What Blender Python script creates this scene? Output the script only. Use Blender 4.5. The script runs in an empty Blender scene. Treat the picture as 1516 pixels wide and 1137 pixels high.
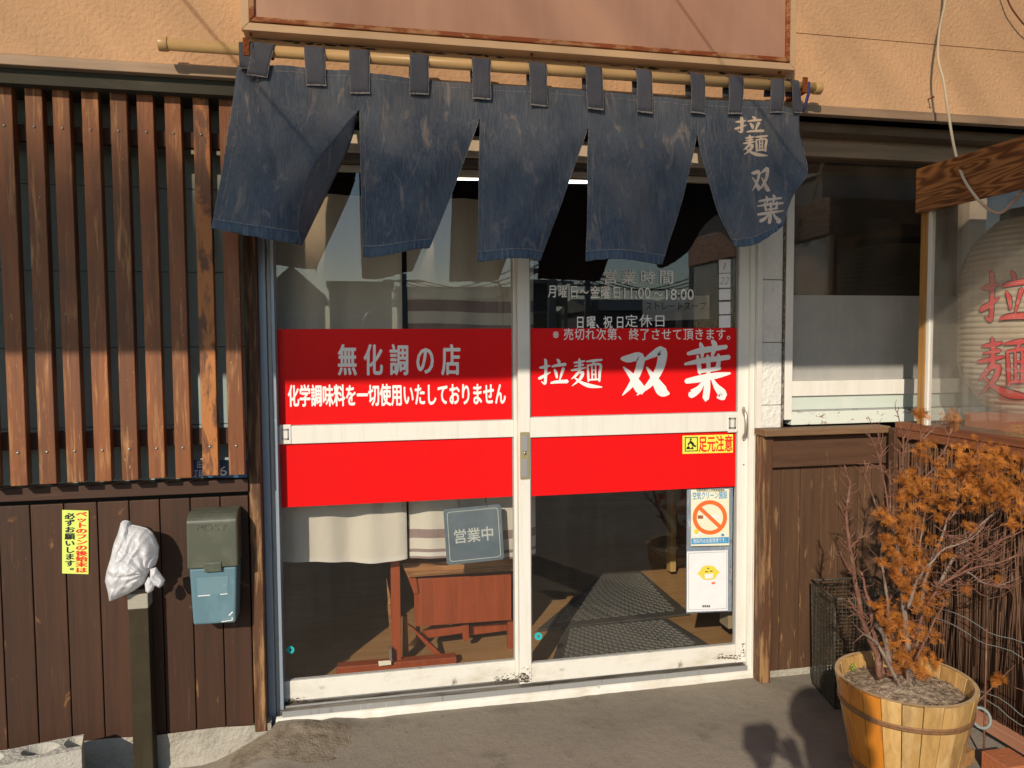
import bpy, math, random
from mathutils import Vector, Matrix, noise
from mathutils.bvhtree import BVHTree
random.seed(7)
S = bpy.context.scene
COL = S.collection
rad = math.radians

# ------------------------------------------------------------------ camera, world, sun, exposure
F_PX, CX, CY, CAM_H, CAM_D = 1112.4, 758.0, 568.5, 1.3, 2.7419
YAW, PITCH, ROLL = rad(11.563), rad(3.058), rad(0.3727)
fw = Vector((math.sin(YAW)*math.cos(PITCH), math.cos(YAW)*math.cos(PITCH), -math.sin(PITCH)))
r0 = Vector((math.cos(YAW), -math.sin(YAW), 0)); d0 = fw.cross(r0)
CR = math.cos(ROLL)*r0+math.sin(ROLL)*d0
CD = -math.sin(ROLL)*r0+math.cos(ROLL)*d0
CAM = Vector((0, -CAM_D, CAM_H))
cam = bpy.data.cameras.new('camera'); co = bpy.data.objects.new('camera', cam); COL.objects.link(co)
cam.sensor_width = 36; cam.lens = 36*F_PX/1516; cam.clip_end = 2000; cam.clip_start = 0.02
m3 = Matrix((CR, -CD, -fw)).transposed()
co.matrix_world = Matrix.Translation(CAM) @ m3.to_4x4()
S.camera = co
SUN = Vector((.4415, .7758, -.4508)).normalized()      # the way the light travels
w = bpy.data.worlds.new('World'); S.world = w; w.use_nodes = True
sk = w.node_tree.nodes.new('ShaderNodeTexSky'); sk.sky_type = 'NISHITA'; sk.sun_disc = False
sk.sun_elevation = rad(26.8); sk.sun_rotation = rad(209.6); sk.dust_density = 0.4; sk.air_density = 1.2; sk.ozone_density = 2.5
w.node_tree.links.new(sk.outputs[0], w.node_tree.nodes['Background'].inputs[0])
w.node_tree.nodes['Background'].inputs[1].default_value = 0.148
sl = bpy.data.lights.new('sun', 'SUN'); sl.energy = 4.3; sl.angle = rad(0.5); sl.color = (1.0, .885, .73)
so = bpy.data.objects.new('sun', sl); COL.objects.link(so); so.rotation_euler = SUN.to_track_quat('-Z', 'Y').to_euler()
so.location = (-6, -10, 8)
S.view_settings.view_transform = 'Standard'; S.view_settings.look = 'None'
S.view_settings.exposure = 0.0; S.view_settings.gamma = 1.0; S.view_settings.use_curve_mapping = False
S.render.engine = 'CYCLES'
S.cycles.use_denoising = True
S.cycles.max_bounces = 8; S.cycles.diffuse_bounces = 4; S.cycles.glossy_bounces = 4
S.cycles.transparent_max_bounces = 24; S.cycles.caustics_reflective = False; S.cycles.caustics_refractive = False
S.cycles.sample_clamp_indirect = 6

# ------------------------------------------------------------------ measuring helpers (a pixel of the photo -> a point at a known depth)
def ray(px, py): return CR*(px-CX)+CD*(py-CY)+fw*F_PX
def at(px, py, Y=0.):                      # on the plane y = Y
    r = ray(px, py); return CAM+r*((Y+CAM_D)/r.y)
def atz(px, py, z):                        # on the level z
    r = ray(px, py); return CAM+r*((z-CAM_H)/r.z)
def atx(px, py, x):                        # on the plane x = X
    r = ray(px, py); return CAM+r*(x/r.x)
def behind(px, py, L):                     # across the street, as mirrored in the door glass
    p = at(px, py, L); return Vector((p.x, -L, p.z))

# ------------------------------------------------------------------ materials
MT = {}
def mat(name, col, rough=.6, spec=.4, metal=0., layers=(), bump=None, coat=0., rnd=0., emit=None, sheen=0., grain=None, transl=0.):
    """layers: (colour, scale3, lo, hi, strength[, detail]) noise patches; bump: list of (scale3, strength, detail)"""
    m = bpy.data.materials.new(name); m.use_nodes = True; MT[name] = m
    nt = m.node_tree; N = nt.nodes; L = nt.links; b = N['Principled BSDF']
    b.inputs['Roughness'].default_value = rough; b.inputs['Specular IOR Level'].default_value = spec
    b.inputs['Metallic'].default_value = metal; b.inputs['Coat Weight'].default_value = coat
    tc = N.new('ShaderNodeTexCoord'); vec = tc.outputs['Object']
    if rnd or len(layers) or bump:
        oi = N.new('ShaderNodeObjectInfo'); mu = N.new('ShaderNodeVectorMath'); mu.operation = 'MULTIPLY_ADD'
        cb = N.new('ShaderNodeCombineXYZ')
        for i in range(3): L.new(oi.outputs['Random'], cb.inputs[i])
        L.new(cb.outputs[0], mu.inputs[0]); mu.inputs[1].default_value = (17.3, 5.1, 9.7) if rnd else (0, 0, 0); L.new(vec, mu.inputs[2])
        vec = mu.outputs[0]
    base = N.new('ShaderNodeRGB'); base.outputs[0].default_value = (*col, 1); out = base.outputs[0]
    if rnd:
        hs = N.new('ShaderNodeHueSaturation'); mr = N.new('ShaderNodeMapRange')
        mr.inputs[3].default_value = 1-rnd; mr.inputs[4].default_value = 1+rnd
        L.new(oi.outputs['Random'], mr.inputs[0]); L.new(mr.outputs[0], hs.inputs['Value']); L.new(out, hs.inputs['Color']); out = hs.outputs[0]
    def noi(scale, detail, rough_=.6, dist=0.):
        mp = N.new('ShaderNodeMapping'); mp.inputs['Scale'].default_value = scale; L.new(vec, mp.inputs[0])
        n = N.new('ShaderNodeTexNoise'); n.inputs['Scale'].default_value = 1; n.inputs['Detail'].default_value = detail
        n.inputs['Roughness'].default_value = rough_; n.inputs['Distortion'].default_value = dist
        L.new(mp.outputs[0], n.inputs['Vector']); return n.outputs['Fac']
    for ly in layers:
        c, sc, lo, hi, st = ly[:5]; det = ly[5] if len(ly) > 5 else 6
        f = noi(sc, det, .65, ly[6] if len(ly) > 6 else 0.)
        mr = N.new('ShaderNodeMapRange'); mr.inputs[1].default_value = lo; mr.inputs[2].default_value = hi
        mr.inputs[4].default_value = st; L.new(f, mr.inputs[0])
        mx = N.new('ShaderNodeMix'); mx.data_type = 'RGBA'; L.new(mr.outputs[0], mx.inputs[0]); L.new(out, mx.inputs[6])
        mx.inputs[7].default_value = (*c, 1); out = mx.outputs[2]
    L.new(out, b.inputs['Base Color'])
    if bump:
        prev = None
        for sc, st, det in bump:
            bp = N.new('ShaderNodeBump'); bp.inputs['Strength'].default_value = 1; bp.inputs['Distance'].default_value = st
            L.new(noi(sc, det), bp.inputs['Height'])
            if prev: L.new(prev, bp.inputs['Normal'])
            prev = bp.outputs[0]
        L.new(prev, b.inputs['Normal'])
    if emit:
        b.inputs['Emission Color'].default_value = (*emit[0], 1); b.inputs['Emission Strength'].default_value = emit[1]
    if transl:
        tr = N.new('ShaderNodeBsdfTranslucent'); L.new(out, tr.inputs[0]); ms = N.new('ShaderNodeMixShader'); ms.inputs[0].default_value = transl
        L.new(b.outputs[0], ms.inputs[1]); L.new(tr.outputs[0], ms.inputs[2]); L.new(ms.outputs[0], N['Material Output'].inputs[0])
    return m

def glass(name, ior=1.5, dust=.02, dcol=(.55, .52, .45), dscale=(60, 60, 3), tint=(1, 1, 1), rough=0.0, dlo=.45, dhi=.8):
    m = bpy.data.materials.new(name); m.use_nodes = True; MT[name] = m
    nt = m.node_tree; N = nt.nodes; L = nt.links; N.remove(N['Principled BSDF'])
    t = N.new('ShaderNodeBsdfTransparent'); t.inputs[0].default_value = (*tint, 1)
    g = N.new('ShaderNodeBsdfGlossy'); g.inputs['Roughness'].default_value = rough
    fr = N.new('ShaderNodeFresnel'); ge = N.new('ShaderNodeNewGeometry'); mi = N.new('ShaderNodeMapRange')
    mi.inputs[3].default_value = ior; mi.inputs[4].default_value = 1/ior      # same reflectance from either side of a thin pane
    L.new(ge.outputs['Backfacing'], mi.inputs[0]); L.new(mi.outputs[0], fr.inputs[0])
    mx = N.new('ShaderNodeMixShader'); L.new(fr.outputs[0], mx.inputs[0]); L.new(t.outputs[0], mx.inputs[1]); L.new(g.outputs[0], mx.inputs[2])
    d = N.new('ShaderNodeBsdfDiffuse'); d.inputs[0].default_value = (*dcol, 1)
    tc = N.new('ShaderNodeTexCoord'); mp = N.new('ShaderNodeMapping'); mp.inputs['Scale'].default_value = dscale
    no = N.new('ShaderNodeTexNoise'); no.inputs['Scale'].default_value = 1; no.inputs['Detail'].default_value = 5
    L.new(tc.outputs['Object'], mp.inputs[0]); L.new(mp.outputs[0], no.inputs['Vector'])
    mr = N.new('ShaderNodeMapRange'); mr.inputs[1].default_value = dlo; mr.inputs[2].default_value = dhi
    mr.inputs[3].default_value = dust*.35; mr.inputs[4].default_value = dust; L.new(no.outputs['Fac'], mr.inputs[0])
    m2 = N.new('ShaderNodeMixShader'); L.new(mr.outputs[0], m2.inputs[0]); L.new(mx.outputs[0], m2.inputs[1]); L.new(d.outputs[0], m2.inputs[2])
    L.new(m2.outputs[0], N['Material Output'].inputs[0])
    return m

G1 = (26, 26, 1.6)
mat('dark_plank', (.068, .029, .014), .62, .35, rnd=.22, layers=[((.035, .016, .010), (30, 30, 1.5), .4, .7, .8), ((.30, .14, .05), (16, 16, 7), .63, .71, .8, 9, .6),
    ((.13, .065, .035), (70, 70, 5), .60, .75, .5)], bump=[((90, 90, 4), .0012, 4)])
mat('worn_trim', (.10, .045, .022), .6, .3, rnd=.1, layers=[((.34, .19, .085), (60, 60, 5), .48, .62, .9, 7), ((.05, .025, .014), (20, 20, 3), .5, .7, .6)], bump=[((90, 90, 5), .002, 5)])
mat('slat_wood', (.20, .066, .020), .5, .4, rnd=.30, layers=[((.12, .045, .02), (40, 40, 2.2), .42, .68, .85), ((.50, .26, .10), (55, 55, 4.5), .54, .70, .8, 10, .3), ((.62, .40, .20), (90, 90, 40), .66, .70, .7, 8, .8),
    ((.08, .035, .02), (9, 9, 3.5), .55, .7, .5)], bump=[((110, 110, 6), .0012, 5)])
mat('orange_slat', (.40, .15, .04), .5, .4, layers=[((.09, .035, .02), (22, 22, 7), .46, .56, .9, 7, .6), ((.10, .05, .03), (90, 90, 30), .6, .68, .6)], bump=[((110, 110, 10), .0015, 5)])
mat('rail_wood', (.055, .026, .016), .65, .3, layers=[((.12, .06, .03), (3, 60, 60), .6, .75, .6)], bump=[((4, 80, 80), .001, 4)])
mat('board_brown', (.095, .047, .025), .6, .35, layers=[((.30, .17, .08), (40, 40, 7), .61, .70, .8, 9), ((.045, .02, .012), (3, 40, 40), .45, .7, .6)], bump=[((5, 90, 90), .001, 5)])
mat('board_brown_upright', (.105, .054, .028), .6, .35, rnd=.12, layers=[((.055, .027, .015), (40, 40, 2), .45, .7, .8), ((.33, .19, .09), (50, 50, 7), .60, .69, .85, 9, .4), ((.2, .11, .055), (70, 70, 3), .6, .75, .5)], bump=[((90, 90, 4), .001, 5)])
mat('counter_wood', (.20, .115, .06), .6, .3, layers=[((.11, .06, .035), (3, 50, 50), .42, .65, .8), ((.3, .2, .12), (8, 60, 60), .6, .75, .6)], bump=[((5, 90, 90), .001, 5)])
mat('rail_red_wood', (.24, .085, .035), .5, .4, layers=[((.12, .04, .02), (50, 3, 50), .42, .68, .8)], bump=[((90, 5, 90), .001, 5)])
mat('sun_bleached_wood', (.46, .22, .13), .7, .3, layers=[((.30, .13, .08), (40, 3, 40), .45, .7, .7)], bump=[((90, 5, 90), .001, 5)])
mat('siding_grey', (.30, .37, .355), .6, .4, layers=[((.12, .14, .13), (5, 5, 2), .5, .75, .5), ((.10, .11, .11), (90, 90, 90), .68, .75, .7)], bump=[((150, 150, 150), .0004, 3)])
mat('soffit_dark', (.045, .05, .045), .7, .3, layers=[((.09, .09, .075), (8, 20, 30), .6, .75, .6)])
mat('stucco', (.68, .475, .31), .85, .2, layers=[((.52, .36, .24), (2.2, 2.2, 1.4), .5, .8, .5), ((.20, .15, .09), (28, 28, 28), .735, .79, .8, 6)],
    bump=[((70, 70, 70), .0042, 1.2), ((170, 170, 170), .0012, 3)])
mat('stucco_grimy', (.56, .38, .22), .85, .2, layers=[((.07, .055, .04), (16, 16, 60), .60, .68, .95, 6)], bump=[((60, 60, 60), .006, 2)])
mat('flashing', (.36, .27, .20), .45, .5, layers=[((.22, .17, .13), (3, 20, 40), .45, .7, .7), ((.6, .5, .38), (140, 140, 140), .74, .78, .7)])
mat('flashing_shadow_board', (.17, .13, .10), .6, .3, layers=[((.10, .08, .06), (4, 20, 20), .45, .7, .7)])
mat('sign_frame', (.58, .44, .30), .45, .4, layers=[((.34, .22, .13), (4, 30, 30), .58, .75, .6)], bump=[((40, 40, 40), .0006, 3)])
mat('sign_rust', (.42, .23, .12), .6, .3, layers=[((.23, .06, .02), (9, 30, 30), .42, .52, .95, 7), ((.60, .42, .27), (11, 40, 40), .58, .66, .8)], bump=[((90, 90, 90), .001, 5)])
mat('sign_panel', (.48, .30, .235), .42, .5, layers=[((.38, .225, .17), (3.5, 3.5, .7), .42, .66, .8), ((.56, .38, .30), (9, 9, 1.5), .6, .8, .4)])
mat('rust', (.25, .075, .025), .8, .2, layers=[((.08, .03, .015), (120, 120, 120), .5, .62, .9)], bump=[((200, 200, 200), .001, 4)])
mat('pole_cream', (.60, .43, .22), .35, .5, layers=[((.48, .33, .17), (3, 60, 60), .5, .7, .6), ((.3, .15, .06), (60, 60, 60), .75, .8, .8)])
mat('white_paint', (.76, .73, .66), .38, .5, layers=[((.60, .56, .47), (7, 7, 3), .5, .8, .6), ((.30, .26, .20), (60, 60, 60), .72, .80, .6, 8), ((.66, .63, .55), (40, 40, 2), .5, .65, .5)], bump=[((30, 30, 30), .0003, 3)])
mat('white_dirty', (.74, .71, .63), .42, .5, layers=[((.52, .45, .33), (6, 6, 14), .48, .75, .75), ((.05, .04, .03), (9, 9, 12), .66, .74, .9, 10, .4)], bump=[((80, 80, 80), .0005, 4)])
mat('alu_blue', (.30, .36, .43), .4, .5, metal=.25, layers=[((.20, .23, .26), (40, 40, 2.5), .5, .7, .7), ((.55, .56, .55), (60, 60, 12), .66, .72, .7)])
mat('alu_grey', (.34, .34, .33), .45, .5, metal=.2, layers=[((.10, .10, .10), (30, 30, 5), .58, .72, .8), ((.6, .6, .58), (60, 60, 9), .63, .7, .7)])
mat('alu_dark_track', (.20, .18, .15), .5, .5, metal=.2, layers=[((.05, .04, .03), (5, 40, 40), .48, .62, .9)])
mat('red_film', (.74, .009, .010), .32, .12, layers=[((.70, .010, .012), (2, 2, 2), .4, .7, .7)], bump=[((9, 9, 9), .0004, 3)])
mat('white_vinyl', (.82, .80, .78), .5, .4)
mat('window_letter', (.90, .87, .84), .6, .3, rnd=.05)
mat('denim', (.090, .118, .168), .85, .15, layers=[((.055, .082, .135), (5, 5, 4), .42, .62, .85, 4), ((.36, .31, .29), (15, 15, 4.5), .555, .70, .75, 10, 1.6), ((.19, .18, .185), (4, 4, 2.4), .52, .72, .6, 8, .6), ((.17, .185, .215), (260, 260, 14), .45, .72, .75, 3)],
    bump=[((420, 420, 60), .0009, 2), ((9, 9, 5), .008, 4)], transl=.05)
mat('denim_hem', (.080, .12, .18), .85, .15, layers=[((.22, .25, .30), (120, 30, 4), .54, .72, .75, 4), ((.035, .06, .11), (70, 30, 4), .5, .3, .8)], bump=[((90, 90, 6), .005, 3), ((420, 420, 60), .0006, 2)])
mat('denim_tab', (.075, .088, .125), .85, .15, layers=[((.11, .115, .145), (300, 300, 25), .45, .7, .7, 3), ((.05, .06, .10), (10, 10, 10), .45, .7, .6)], bump=[((420, 420, 60), .0006, 2), ((30, 30, 30), .002, 2)])
mat('stitch', (.27, .27, .28), .9, .1, layers=[((.09, .11, .16), (260, 260, 260), .5, .55, .9, 1)])
mat('cord_blue', (.05, .055, .22), .8, .2)
mat('noren_paint', (.66, .56, .48), .85, .1, layers=[((.30, .28, .29), (70, 70, 70), .6, .72, .6, 6)])
mat('tile_white', (.72, .70, .64), .5, .4, rnd=.03, layers=[((.55, .52, .46), (10, 10, 10), .5, .8, .5)], bump=[((55, 55, 55), .006, 2)])
mat('caulk', (.10, .085, .07), .9, .1, layers=[((.4, .37, .32), (120, 120, 60), .5, .6, .8)], bump=[((150, 150, 90), .004, 3)])
mat('pale_green', (.56, .62, .55), .45, .4, layers=[((.66, .68, .62), (8, 8, 8), .5, .75, .6)])
mat('sill_peeled', (.66, .70, .62), .6, .3, layers=[((.20, .055, .03), (22, 22, 55), .60, .645, .95, 9), ((.10, .08, .06), (60, 60, 110), .66, .69, .9, 9)], bump=[((60, 60, 60), .001, 5)])
mat('frosted', (.36, .35, .32), .55, .5, layers=[((.26, .26, .25), (3, 3, 3), .4, .7, .8), ((.42, .40, .36), (40, 40, 6), .5, .75, .4)])
mat('plastic_white', (.84, .84, .86), .22, .5, bump=[((50, 50, 20), .002, 4)], transl=.4)
mat('post_olive', (.036, .028, .015), .7, .2, layers=[((.075, .06, .035), (20, 20, 4), .5, .8, .6), ((.06, .045, .025), (9, 9, 9), .5, .7, .6)])
mat('post_cap', (.34, .31, .25), .7, .3, layers=[((.6, .58, .52), (140, 140, 200), .6, .68, .8)])
mat('mail_lid', (.078, .084, .060), .42, .5, layers=[((.15, .155, .12), (14, 14, 9), .5, .75, .7)], bump=[((300, 300, 300), .0002, 2)])
mat('mail_body', (.105, .195, .235), .42, .5, layers=[((.21, .34, .37), (9, 9, 6), .5, .75, .6), ((.12, .21, .24), (30, 30, 30), .62, .75, .5)])
mat('mail_patch', (.14, .235, .275), .55, .4, layers=[((.5, .55, .55), (60, 60, 60), .66, .72, .6)])
mat('sticker_yellow', (.66, .78, .16), .45, .4)
mat('sticker_yellow2', (.80, .78, .10), .4, .4)
mat('ink_red', (.75, .03, .02), .5, .3); mat('ink_black', (.02, .02, .02), .5, .3); mat('ink_orange', (.85, .16, .035), .5, .3)
mat('ink_blue', (.06, .30, .55), .5, .3); mat('paper_cream', (.80, .76, .56), .5, .3); mat('paper_white', (.80, .80, .80), .5, .3, layers=[((.68, .70, .74), (20, 20, 20), .45, .7, .6)])
mat('ink_grey', (.45, .45, .45), .5, .3); mat('lemon', (.75, .62, .08), .5, .3); mat('ink_brown', (.35, .12, .04), .5, .3); mat('teal', (.02, .42, .42), .5, .3)
mat('tape_blue', (.28, .34, .42), .3, .5, layers=[((.6, .65, .72), (120, 120, 20), .55, .65, .8), ((.08, .09, .10), (60, 60, 30), .55, .65, .6)])
mat('plate_blue', (.02, .085, .20), .4, .5)
mat('board_slate', (.115, .150, .170), .35, .5, layers=[((.20, .25, .275), (5, 5, 5), .45, .7, .6)])
mat('board_letter', (.50, .52, .46), .5, .4)
mat('chain', (.12, .10, .08), .4, .5, metal=.7); mat('steel', (.45, .43, .38), .35, .5, metal=.7, layers=[((.2, .17, .12), (90, 90, 90), .6, .7, .6)])
mat('brass_lock', (.42, .36, .20), .4, .5, metal=.4); mat('lock_grey', (.36, .35, .35), .4, .5, metal=.3)
mat('linen', (.80, .74, .60), .9, .1, layers=[((.70, .65, .53), (3, 3, 1.2), .4, .7, .6), ((.72, .66, .54), (350, 350, 20), .5, .7, .5, 2)], bump=[((420, 420, 420), .0006, 2), ((9, 9, 3), .006, 2)], transl=.25)
mat('linen_hem', (.72, .68, .58), .9, .1, bump=[((200, 200, 200), .0008, 2)], transl=.15)
mat('linen_stripe', (.34, .25, .22), .9, .1, layers=[((.42, .33, .29), (350, 350, 20), .5, .7, .6, 2)], bump=[((420, 420, 420), .0006, 2), ((9, 9, 3), .006, 2)], transl=.2)
mat('desk_red', (.30, .062, .018), .4, .4, layers=[((.19, .04, .015), (40, 40, 2.5), .42, .7, .8), ((.4, .17, .07), (60, 60, 20), .66, .72, .6)], bump=[((80, 80, 5), .0007, 4)])
mat('desk_top', (.36, .17, .06), .45, .4, layers=[((.14, .055, .025), (4, 50, 50), .45, .6, .9), ((.5, .32, .16), (6, 70, 70), .6, .7, .6)], bump=[((5, 80, 80), .001, 4)])
mat('floor_wood', (.42, .24, .10), .4, .5, layers=[((.30, .16, .065), (2, 30, 30), .42, .68, .8), ((.2, .1, .04), (3, 9, 9), .6, .75, .5)], bump=[((4, 60, 60), .0006, 4)])
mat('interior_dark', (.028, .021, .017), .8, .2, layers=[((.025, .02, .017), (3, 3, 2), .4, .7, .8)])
mat('interior_post', (.42, .28, .10), .5, .4, layers=[((.28, .17, .06), (40, 40, 3), .45, .7, .7)])
mat('interior_beige', (.30, .23, .14), .7, .3)
mat('mat_rubber', (.055, .052, .045), .8, .25, bump=[((300, 300, 300), .001, 2)])
mat('mat_rib', (.15, .145, .125), .85, .2, rnd=.15, bump=[((300, 300, 300), .002, 2)])
mat('tube_light', (.9, .95, .9), .5, .3, emit=((1, 1, .92), 3.0))
mat('header_oak', (.30, .125, .045), .42, .45)
mat('oak_post', (.42, .22, .06), .45, .4, layers=[((.25, .12, .035), (60, 60, 4), .42, .62, .8)], bump=[((90, 90, 5), .001, 4)])
mat('lantern_paper', (.66, .55, .40), .8, .2, layers=[((.50, .40, .28), (4, 4, 60), .45, .7, .6), ((.42, .2, .14), (30, 30, 8), .62, .75, .3)], bump=[((5, 5, 160), .0012, 2)], transl=.2)
mat('lantern_red', (.72, .055, .06), .7, .2, layers=[((.70, .28, .22), (5, 5, 160), .56, .66, .6, 2)])
mat('lantern_ink', (.06, .02, .025), .7, .2)
mat('reed', (.16, .088, .052), .75, .25, layers=[((.075, .038, .024), (90, 90, 3), .42, .65, .8), ((.28, .18, .11), (70, 70, 5), .62, .75, .6)])
mat('reed_back', (.13, .072, .048), .8, .2, layers=[((.07, .035, .024), (160, 160, 2), .42, .62, .8, 3)], bump=[((260, 260, 2), .004, 2)])
mat('black_wire', (.055, .046, .032), .6, .4, metal=.2, layers=[((.17, .14, .09), (120, 120, 120), .52, .68, .7)])
mat('soil', (.40, .31, .22), .95, .1, layers=[((.08, .055, .035), (60, 60, 60), .45, .65, .8), ((.42, .36, .27), (170, 170, 170), .68, .74, .8), ((.30, .12, .05), (90, 90, 90), .70, .74, .7)], bump=[((90, 90, 90), .012, 5)])
mat('stave', (.52, .31, .105), .48, .45, rnd=.2, layers=[((.66, .48, .24), (22, 22, 3), .5, .7, .6), ((.22, .12, .04), (13, 13, 5), .50, .66, .8, 9), ((.36, .17, .05), (90, 90, 5), .5, .7, .5)], bump=[((130, 130, 8), .0012, 5)])
mat('stave_orange', (.58, .20, .022), .4, .45, layers=[((.66, .30, .05), (22, 22, 3), .5, .7, .7), ((.20, .07, .02), (22, 22, 6), .52, .68, .75)], bump=[((130, 130, 8), .001, 5)])
mat('stave_end', (.50, .35, .19), .7, .3, layers=[((.33, .21, .10), (60, 60, 60), .45, .68, .7)], bump=[((130, 130, 130), .0012, 5)])
mat('hoop', (.24, .115, .05), .6, .4, metal=.2, layers=[((.10, .06, .03), (60, 60, 60), .48, .64, .8), ((.34, .22, .1), (30, 30, 30), .6, .7, .6)])
mat('ring_grey', (.22, .25, .235), .6, .4, layers=[((.2, .21, .19), (200, 200, 200), .5, .6, .7)], bump=[((150, 150, 150), .002, 3)])
mat('bark_red', (.185, .085, .055), .85, .2, layers=[((.34, .24, .18), (60, 60, 25), .55, .7, .75), ((.09, .04, .03), (60, 60, 30), .5, .3, .7)], bump=[((150, 150, 60), .003, 4)])
mat('bark_grey', (.25, .19, .15), .9, .1, layers=[((.13, .08, .06), (90, 90, 25), .45, .65, .8), ((.45, .40, .33), (50, 50, 20), .6, .72, .7)], bump=[((150, 150, 40), .004, 4)])
mat('foliage_dead', (.56, .205, .034), .75, .2, rnd=.22, layers=[((.26, .085, .02), (28, 28, 28), .42, .62, .9), ((.62, .27, .05), (50, 50, 50), .58, .7, .7)], transl=.25)
mat('sprout', (.16, .36, .04), .6, .3, transl=.3)
mat('brick_red', (.40, .135, .06), .85, .2, bump=[((90, 90, 90), .003, 4)]); mat('wood_block', (.36, .19, .07), .7, .3, layers=[((.2, .1, .04), (50, 5, 50), .45, .65, .8)])
mat('cinder', (.50, .475, .41), .95, .1, layers=[((.36, .34, .29), (40, 40, 40), .5, .7, .7), ((.2, .18, .15), (180, 180, 180), .7, .74, .8)], bump=[((120, 120, 120), .004, 5)])
mat('concrete', (.42, .385, .32), .95, .1, layers=[((.28, .25, .20), (9, 9, 9), .5, .7, .7), ((.12, .10, .08), (30, 30, 60), .68, .72, .9, 9)], bump=[((60, 60, 60), .01, 6)])
mat('asphalt', (.275, .24, .19), .95, .1, layers=[((.215, .187, .15), (1.7, 1.7, 1.7), .42, .6, .8), ((.15, .13, .105), (5, 5, 5), .56, .66, .5, 8), ((.36, .33, .28), (190, 190, 190), .69, .74, .8, 3), ((.085, .072, .06), (150, 150, 150), .67, .73, .8, 3), ((.10, .085, .065), (7, 7, 7), .70, .76, .6)],
    bump=[((190, 190, 190), .0022, 4), ((20, 20, 20), .004, 4)])
mat('mortar', (.25, .205, .15), .95, .1, layers=[((.13, .10, .07), (18, 18, 18), .45, .65, .8), ((.34, .30, .24), (140, 140, 140), .68, .73, .8)], bump=[((110, 110, 110), .006, 5)])
mat('cable_white', (.62, .58, .47), .5, .4, layers=[((.42, .25, .18), (3, 3, 3), .5, .6, .8, 1)]); mat('cable_brown', (.20, .085, .05), .6, .3)
mat('house_wall', (.34, .33, .31), .8, .2, rnd=.3); mat('house_dark', (.12, .12, .125), .8, .2, rnd=.3); mat('roof_dark', (.06, .07, .065), .6, .3, rnd=.3); mat('roof_green', (.07, .11, .085), .6, .3)
mat('house_glass', (.03, .035, .04), .15, .5); mat('pole_concrete', (.28, .27, .25), .9, .2); mat('hedge', (.035, .05, .022), .9, .1, bump=[((9, 9, 9), .2, 4)])
mat('car_silver', (.35, .36, .38), .3, .5, metal=.5); mat('tyre', (.02, .02, .02), .8, .2); mat('road', (.07, .07, .068), .95, .1, bump=[((60, 60, 60), .003, 4)])
mat('jacket', (.03, .035, .05), .8, .2); mat('skin', (.45, .28, .2), .6, .3); mat('hair', (.02, .015, .012), .6, .3); mat('plastic_black', (.015, .015, .015), .4, .5)
mat('canopy_frame', (.30, .24, .18), .6, .3)
mat('black', (.01, .01, .01), .7, .2)
mat('grime_brown', (.10, .08, .055), .9, .1)
mat('seat_dark', (.05, .02, .015), .5, .4)
glass('door_glass', 1.66, .007, dscale=(26, 26, 1.6))
glass('case_glass', 1.5, .13, (.50, .45, .36), (5, 5, 2.2), dlo=.35, dhi=.7)
glass('window_glass', 1.5, .02, (.5, .46, .4), (4, 4, 3))

def header_grain():
    m = MT['header_oak']; nt = m.node_tree; N = nt.nodes; L = nt.links; b = N['Principled BSDF']
    tc = N.new('ShaderNodeTexCoord'); mp = N.new('ShaderNodeMapping'); mp.inputs['Scale'].default_value = (1, 2.6, 17)
    L.new(tc.outputs['Object'], mp.inputs[0])
    n = N.new('ShaderNodeTexNoise'); n.inputs['Scale'].default_value = 1.1; n.inputs['Detail'].default_value = 1.5; L.new(mp.outputs[0], n.inputs['Vector'])
    mu = N.new('ShaderNodeMath'); mu.operation = 'MULTIPLY'; mu.inputs[1].default_value = 75; L.new(n.outputs['Fac'], mu.inputs[0])
    si = N.new('ShaderNodeMath'); si.operation = 'SINE'; L.new(mu.outputs[0], si.inputs[0])
    mp2 = N.new('ShaderNodeMapping'); mp2.inputs['Scale'].default_value = (60, 5, 160); L.new(tc.outputs['Object'], mp2.inputs[0])
    n2 = N.new('ShaderNodeTexNoise'); n2.inputs['Scale'].default_value = 1; n2.inputs['Detail'].default_value = 4; L.new(mp2.outputs[0], n2.inputs['Vector'])
    ad = N.new('ShaderNodeMath'); ad.operation = 'MULTIPLY_ADD'; ad.inputs[1].default_value = 1.6; L.new(n2.outputs['Fac'], ad.inputs[0]); L.new(si.outputs[0], ad.inputs[2])
    cr = N.new('ShaderNodeMapRange'); cr.inputs[1].default_value = -.2; cr.inputs[2].default_value = 1.8; L.new(ad.outputs[0], cr.inputs[0])
    mx = N.new('ShaderNodeMix'); mx.data_type = 'RGBA'; L.new(cr.outputs[0], mx.inputs[0]); mx.inputs[6].default_value = (.13, .045, .015, 1); mx.inputs[7].default_value = (.40, .18, .065, 1)
    L.new(mx.outputs[2], b.inputs['Base Color'])
header_grain()

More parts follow.
